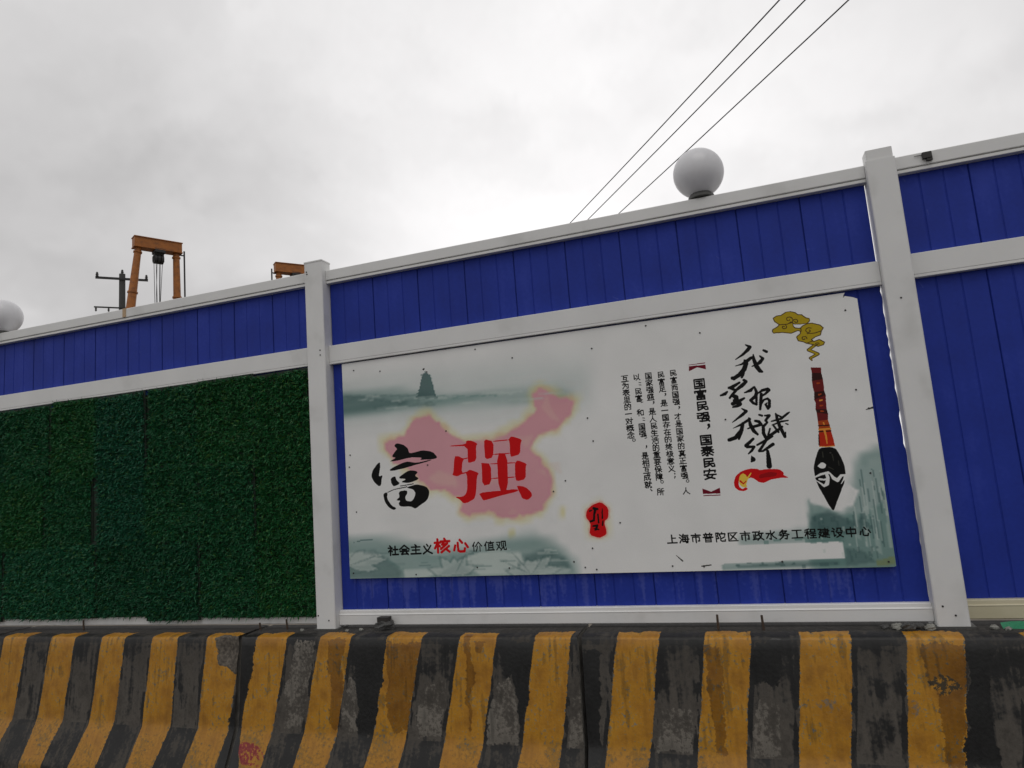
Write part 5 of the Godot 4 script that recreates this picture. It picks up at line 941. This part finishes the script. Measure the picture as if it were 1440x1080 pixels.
# ------------------------------------------------------------------ sky
func overcast() -> PanoramaSkyMaterial:
	var w := 1024; var h := 512
	var im := Image.create_empty(w, h, false, Image.FORMAT_RGBF)
	var g := FastNoiseLite.new(); g.seed = 12; g.frequency = 0.55; g.fractal_octaves = 5; g.domain_warp_enabled = true; g.domain_warp_amplitude = 0.5; g.domain_warp_frequency = 0.7
	var big := FastNoiseLite.new(); big.seed = 5; big.frequency = 0.28; big.fractal_octaves = 2
	# the cloud is thinnest, and brightest, round the hidden sun's side of the sky
	var thin := Vector3(sin(deg_to_rad(-8)) * cos(deg_to_rad(24)), sin(deg_to_rad(24)), -cos(deg_to_rad(-8)) * cos(deg_to_rad(24)))
	for y in h:
		var el := PI * (0.5 - (y + 0.5) / h)
		for x in w:
			var az := TAU * (x + 0.5) / w
			var d := Vector3(sin(az) * cos(el), sin(el), -cos(az) * cos(el))
			var p := d / (maxf(d.y, 0.0) + 0.35)
			var c := g.get_noise_3d(p.x * 2.2, 0.0, p.z * 2.2)
			var b := big.get_noise_3d(p.x * 2.0, 3.0, p.z * 2.0)
			var ang := rad_to_deg(acos(clampf(d.dot(thin), -1, 1)))
			var l := 0.55 + 0.40 * exp(-pow(ang / 39.0, 2)) + 0.27 * c + 0.19 * b
			if el < 0.0: l = lerpf(l, 0.35, clampf(-el * 6.0, 0, 1))
			im.set_pixel(x, y, Color(l, l * 0.985, l * 0.988))
	var m := PanoramaSkyMaterial.new()
	m.panorama = ImageTexture.create_from_image(im)
	return m

# ------------------------------------------------------------------ the place
func _ready() -> void:
	rng.seed = 4
	var cam := Camera3D.new()
	cam.name = "camera"
	add_child(cam)
	cam.position = Vector3(0, 0.7137 + LIFT, 3.1919)
	cam.rotation_degrees = Vector3(7.874, 18.291, -4.394)
	cam.fov = 59.11
	cam.near = 0.05
	cam.far = 600.0
	cam.current = true
	var env := Environment.new()
	env.background_mode = Environment.BG_SKY
	env.sky = Sky.new()
	env.sky.sky_material = overcast()
	env.tonemap_mode = Environment.TONE_MAPPER_LINEAR
	env.tonemap_exposure = 1.0
	env.sdfgi_enabled = true
	env.ssao_enabled = true
	env.ssil_enabled = true
	var we := WorldEnvironment.new()
	we.name = "world_environment"
	we.environment = env
	add_child(we)
	var sun := DirectionalLight3D.new()
	sun.name = "sun"
	add_child(sun)
	sun.light_energy = 0.2
	sun.light_angular_distance = 40.0
	sun.light_color = Color(1.0, 0.985, 0.965)
	sun.shadow_enabled = true
	sun.rotation_degrees = Vector3(-62, 18, 0)  # added fill from the camera side, lifting the fence front

	# materials
	white = mottled(3, 0.006, [[0.0, lin(0.60, 0.60, 0.585)], [0.35, lin(0.71, 0.71, 0.70)], [1.0, lin(0.75, 0.75, 0.74)]], Vector3(0.8, 0.8, 0.8), 0.48)
	cream = mottled(4, 0.006, [[0.0, lin(0.46, 0.42, 0.28)], [1.0, lin(0.58, 0.54, 0.40)]], Vector3(0.9, 0.9, 0.9), 0.5)
	grey_metal = mat(lin(0.10, 0.10, 0.095), 0.5, 0.3)
	dark = mat(lin(0.035, 0.032, 0.03), 0.6, 0.2)
	rusty = mottled(9, 0.03, [[0.0, lin(0.03, 0.022, 0.018)], [1.0, lin(0.10, 0.06, 0.035)]], Vector3(6, 6, 6), 0.8)
	concrete = mottled(6, 0.02, [[0.0, lin(0.12, 0.11, 0.10)], [0.5, lin(0.21, 0.20, 0.18)], [1.0, lin(0.30, 0.28, 0.25)]], Vector3(1.4, 1.4, 1.4), 0.92)
	opal = mat(lin(0.76, 0.76, 0.78), 0.28)
	opal.backlight_enabled = true
	opal.backlight = lin(0.42, 0.42, 0.43)
	orange = mottled(15, 0.02, [[0.0, lin(0.12, 0.045, 0.015)], [0.35, lin(0.32, 0.105, 0.014)], [1.0, lin(0.44, 0.15, 0.02)]], Vector3(0.35, 0.35, 0.35), 0.55)
	black_steel = mat(lin(0.022, 0.022, 0.023), 0.6)
	pole_grey = mat(lin(0.06, 0.06, 0.058), 0.8)

	# ground and road
	var st := mb()
	quad(st, Vector3(-300, 0, -300), Vector3(300, 0, -300), Vector3(300, 0, 300), Vector3(-300, 0, 300))
	var gr := part("ground", st, mottled(21, 0.01, [[0.0, lin(0.10, 0.085, 0.065)], [1.0, lin(0.19, 0.165, 0.13)]], Vector3(0.25, 0.25, 0.25), 0.95), self)
	tag(gr, "", "", "", "structure")
	st = mb()
	quad(st, Vector3(-120, 0.004, -0.6), Vector3(120, 0.004, -0.6), Vector3(120, 0.004, 11), Vector3(-120, 0.004, 11))
	var rd := part("road", st, mottled(22, 0.08, [[0.0, lin(0.03, 0.03, 0.03)], [1.0, lin(0.075, 0.073, 0.07)]], Vector3(0.7, 0.7, 0.7), 0.85), self)
	tag(rd, "", "", "", "structure")
	print("barriers")
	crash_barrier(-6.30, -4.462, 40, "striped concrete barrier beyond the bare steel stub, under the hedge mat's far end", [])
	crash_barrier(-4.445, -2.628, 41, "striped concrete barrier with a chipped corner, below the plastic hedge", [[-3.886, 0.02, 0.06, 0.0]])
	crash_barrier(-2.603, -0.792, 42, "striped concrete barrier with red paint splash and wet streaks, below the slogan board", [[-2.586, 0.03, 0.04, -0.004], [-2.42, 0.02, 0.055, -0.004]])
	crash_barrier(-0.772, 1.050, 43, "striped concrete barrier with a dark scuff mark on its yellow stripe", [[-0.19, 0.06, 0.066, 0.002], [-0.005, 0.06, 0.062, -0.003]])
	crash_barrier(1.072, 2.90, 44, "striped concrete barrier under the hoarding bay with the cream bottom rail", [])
	print("hoarding")
	var paint1 := sheet_paint(50, false)
	var paint2 := sheet_paint(60, true)
	var paint3 := sheet_paint(70, false)
	for s in [[-5.034, "white fence post at the far end of the plastic hedge", false], [-2.1665, "white fence post between the plastic hedge and the slogan board", false], [0.7005, "white fence post with a narrower top, beside the painted writing brush", true], [3.568, "white fence post at the far end of the cream bottom rail", false]]:
		fence_post(s[0], s[1], s[2])
	hoarding_bay(-7.843, -5.092, 0.0, 0.2751, paint3, "blue hoarding bay past the plastic hedge", white)
	var bay1 := hoarding_bay(-4.976, -2.2245, 0.004, 0.27515, paint1, "blue hoarding bay with plastic hedge hung on its lower half", white)
	hoarding_bay(-2.1085, 0.6425, -0.004, 0.2751, paint2, "blue hoarding bay that carries the printed slogan board", white, true)
	var bay3 := hoarding_bay(0.7585, 3.5100, 0.005, 0.27515, paint3, "bare blue hoarding bay with a cream bottom rail", cream)
	st = mb()
	box(st, Vector3(0.124, LIFT + 1.937, 0.012), Vector3(0.036, 0.026, 0.018), 0.004)
	box(st, Vector3(0.131, LIFT + 1.922, 0.011), Vector3(0.024, 0.018, 0.014), 0.003)
	tube(st, Vector3(0.108, LIFT + 1.943, 0.01), Vector3(0.078, LIFT + 1.944, 0.008), 0.0018, 0.0012, 5)
	part("cable_clip", st, dark, bay3)
	st = mb()
	box(st, Vector3(1.386, LIFT + 1.93, 0.0055), Vector3(0.026, 0.056, 0.006), 0.001)
	part("rusty_joint_strip", st, mottled(33, 0.05, [[0.0, lin(0.30, 0.13, 0.04)], [0.5, lin(0.50, 0.36, 0.22)], [1.0, lin(0.60, 0.55, 0.47)]], Vector3(9, 9, 9), 0.8), bay1)

	globe_lamp(-0.05, "white globe lamp on the rail above the slogan board")
	globe_lamp(-4.742, "white globe lamp on the rail above the plastic hedge")
	print("board")
	var board := thing("slogan_board", Vector3(-2.0414, LIFT + 0.2338, -0.017), "white printed slogan board with black and red Chinese characters and a torn corner", "board")
	var outline := pv([0.004, 1.1715, 2.5385, 1.1675, 2.530, 1.155, 2.545, 1.1495, 2.566, 1.143, 2.583, 1.134, 2.579, 0.003, 2.570, 0.0, 1.30, 0.009, 0.0, 0.018])
	st = mb()
	prism(st, outline, 0.0, 0.005, 2)
	part("backing", st, white, board)
	var face := SurfaceTool.new()
	face.begin(Mesh.PRIMITIVE_TRIANGLES)
	var tris := Geometry2D.triangulate_polygon(outline)
	tris.reverse()
	for k in tris:
		var p := outline[k]
		face.set_normal(Vector3(0, 0, 1))
		face.set_uv(Vector2(p.x / 2.5839, 1.0 - p.y / 1.1763))
		face.add_vertex(Vector3(p.x, p.y, 0.0058))
	var print_mat := mat(Color.WHITE, 0.5)
	print_mat.metallic_specular = 0.3
	print_mat.albedo_texture = ImageTexture.create_from_image(print_picture())
	print_mat.texture_repeat = false
	put("printed_face", face.commit(), print_mat, board)
	st = mb()
	tube(st, Vector3.ZERO, Vector3(0, 0, 0.003), 0.0042, 0.0035, 8)
	st.generate_normals()
	var screw := st.commit()
	for s in SCREWS:
		put("screw", screw, dark, board).position = Vector3(s[0] + 2.0414, s[1] - 0.2338, 0.0055)
	print("hedge")
	var hedge := thing("hedge_mat", Vector3(-4.97, LIFT + 0.075, 0.006), "dark green plastic hedge mat hung under the blue sheets", "hedge")
	var leaf_mats := []
	for tint in [Color(1, 1, 1), Color(0.94, 0.96, 0.88), Color(0.86, 0.90, 0.88), Color(1.0, 0.98, 0.80), Color(0.9, 0.95, 1.0)]:   # batches of plastic differ a little
		var leaf := mat(tint, 0.5)
		leaf.metallic_specular = 0.35
		leaf.vertex_color_use_as_albedo = true
		leaf.backlight_enabled = true
		leaf.backlight = Color(0.04, 0.10, 0.05)
		leaf_mats.append(leaf)
	var mesh_mat := mat(lin(0.008, 0.018, 0.010), 0.8)
	st = mb()
	box(st, Vector3(1.377, 0.66, -0.0015), Vector3(2.74, 1.30, 0.003))
	part("net_backing", st, mesh_mat, hedge)
	var tiles := []
	for i in 4: tiles.append(hedge_mesh(90 + i, 0.390, 0.442))
	var tops := [0.43, 0.855, 1.335]
	for r in 3:
		for c in 7:
			var off := -0.05 if r == 1 and c > 0 and c < 3 else 0.0
			var t := Node3D.new()
			t.name = "mat_tile"
			hedge.add_child(t, true)
			var lift: float = tops[r] - (0.446 if r < 2 else 0.51) + rng.randf_range(-0.012, 0.012)
			t.position = Vector3(c * 0.3935 + off + rng.randf_range(-0.006, 0.006), lift, rng.randf_range(0.0, 0.014))
			t.rotation.z = rng.randf_range(-0.02, 0.02)
			t.scale = Vector3(1, 1.14 if r == 2 else 1.0, 1)
			st = mb()
			box(st, Vector3(0.199, 0.226, 0.0015), Vector3(0.396, 0.45, 0.002))
			part("mesh_backing", st, mesh_mat, t)
			var leaves := put("leaves", tiles[rng.randi() % 4], leaf_mats[rng.randi() % 5], t)
			leaves.set_meta("kind", "stuff")
	print("small things")
	var lm := mottled(35, 0.03, [[0.0, lin(0.02, 0.02, 0.02)], [1.0, lin(0.12, 0.12, 0.115)]], Vector3(8, 8, 8), 0.7)
	var clod := thing("mortar_lump", Vector3(-1.825, LIFT, 0.028), "grey mortar lump wedged under the bottom rail near the post", "rubble")
	st = mb(); lump(st, Vector3(0, 0.022, 0), Vector3(0.115, 0.062, 0.07), 3); part("lump", st, lm, clod)
	st = mb(); box(st, Vector3(-0.004, 0.052, -0.004), Vector3(0.062, 0.022, 0.05), 0.006); part("wedge", st, dark, clod)
	var pale := mottled(36, 0.03, [[0.0, lin(0.10, 0.10, 0.09)], [1.0, lin(0.42, 0.42, 0.38)]], Vector3(9, 9, 9), 0.85)
	for s in [[0.50, 0.055, 0.030], [0.535, 0.07, 0.036], [0.575, 0.05, 0.030], [0.612, 0.06, 0.026], [0.455, 0.045, 0.022], [0.83, 0.055, 0.02], [0.87, 0.07, 0.016], [-2.30, 0.06, 0.016], [-2.02, 0.07, 0.014], [-1.95, 0.05, 0.016]]:
		var tone := "pale" if int(s[0] * 1000) % 2 == 0 else "dark"
		var spot: String = "beside the green tarp" if s[0] > 0.8 else "under the slogan board's narrow topped post" if s[0] > 0.0 else "beside the post with the plastic hedge"
		var stone := thing("rubble_stone", Vector3(s[0], LIFT, s[1]), "small %s broken stone on the barrier %s" % [tone, spot], "stone", "%s stones %s" % [tone, spot])
		st = mb(); lump(st, Vector3(0, s[2] * 0.36, 0), Vector3(s[2] * 1.5, s[2], s[2] * 1.1), int(s[0] * 100)); part("stone", st, pale if tone == "pale" else lm, stone)
	var strip := thing("green_tarp", Vector3(0.86, LIFT, 0.01), "green tarpaulin strip squeezed under the cream bottom rail", "tarp")
	st = mb()
	for i in 40:
		var a := i / 40.0 * 1.4; var b := (i + 1) / 40.0 * 1.4
		var f := func(x: float, k: float) -> Vector3: return Vector3(x, 0.001 + k * (0.017 + 0.004 * sin(x * 31.0)), 0.035 - k * 0.03 + 0.008 * sin(x * 23.0 + k * 2.0))
		quad(st, f.call(a, 0.0), f.call(a, 1.0), f.call(b, 1.0), f.call(b, 0.0))
	part("tarp", st, mottled(37, 0.05, [[0.0, lin(0.01, 0.13, 0.06)], [1.0, lin(0.03, 0.28, 0.14)]], Vector3(6, 6, 6), 0.5), strip)

	print("far things")
	var polar := func(az: float, dist: float) -> Vector3:
		return Vector3(sin(deg_to_rad(az)) * dist, 0, 3.19 - cos(deg_to_rad(az)) * dist)
	gantry_crane(polar.call(-46.17, 31.0), deg_to_rad(46.17 + 15.0), "tall orange gantry crane whose ropes hang clear above the rail", 1.0)
	gantry_crane(polar.call(-36.0, 33.4), deg_to_rad(36.0 + 15.0), "orange gantry crane whose beam runs behind the fence post", -1.0)
	utility_pole(polar.call(-48.55, 36.5), deg_to_rad(46.0), 12.62, 2.2, true, "dark utility pole with two cross arms beside the orange crane")
	var dir := Vector3(0.576, 0, 0.8175)
	var base := Vector3(-4.25, 0, -16.42)
	var acr := Vector3(0.8175, 0, -0.576)
	var far := base - dir * 52.0 + acr * 0.6
	var near := base + dir * 46.0 + acr * 0.6
	utility_pole(far, atan2(-acr.z, acr.x), 9.25, 2.6, false, "utility pole at the far end of the overhead wires")
	utility_pole(near, atan2(-acr.z, acr.x), 9.25, 2.6, false, "utility pole across the road carrying the overhead wires")
	var k := 0
	for off in [0.0, 0.452, 1.225]:
		var wire := thing("overhead_wire", base + acr * off, ["thin dark overhead wire, the steepest of the three", "thin dark overhead wire between the two others", "thin dark overhead wire passing behind the globe lamp"][k], "wire", "overhead wires")
		st = mb()
		for i in 24:
			var a := lerpf(-52, 46, i / 24.0); var b := lerpf(-52, 46, (i + 1) / 24.0)
			var sag := func(t: float) -> Vector3: return dir * t + Vector3.UP * (9.03 + 0.0006 * (t * t - 25.0))
			tube(st, sag.call(a), sag.call(b), 0.0125, 0.0125, 6)
		part("cable", st, black_steel, wire)
		k += 1

const SCREWS := [[-1.964, 1.361], [-1.802, 1.337], [-2.009, 0.902], [-2.017, 0.838], [-1.985, 0.597], [-1.047, 1.313], [-1.244, 1.383], [-0.638, 1.306], [-0.369, 1.38], [-0.127, 1.311], [0.489, 1.324], [0.485, 0.975], [0.523, 0.891], [0.351, 0.716], [-0.673, 0.859], [-0.69, 0.971], [-1.436, 0.979], [-1.552, 0.813], [-0.826, 0.681], [-0.89, 0.634], [-0.581, 0.469], [-2.019, 0.28], [-1.652, 0.263], [-1.313, 0.288], [-1.145, 0.28], [-0.818, 0.299], [-0.766, 0.271], [-0.712, 0.26], [-0.362, 0.265], [-0.225, 0.258], [0.512, 0.255], [0.103, 0.269], [-0.06, 0.901], [0.493, 0.62], [-0.723, 0.358], [-1.525, 1.299]]
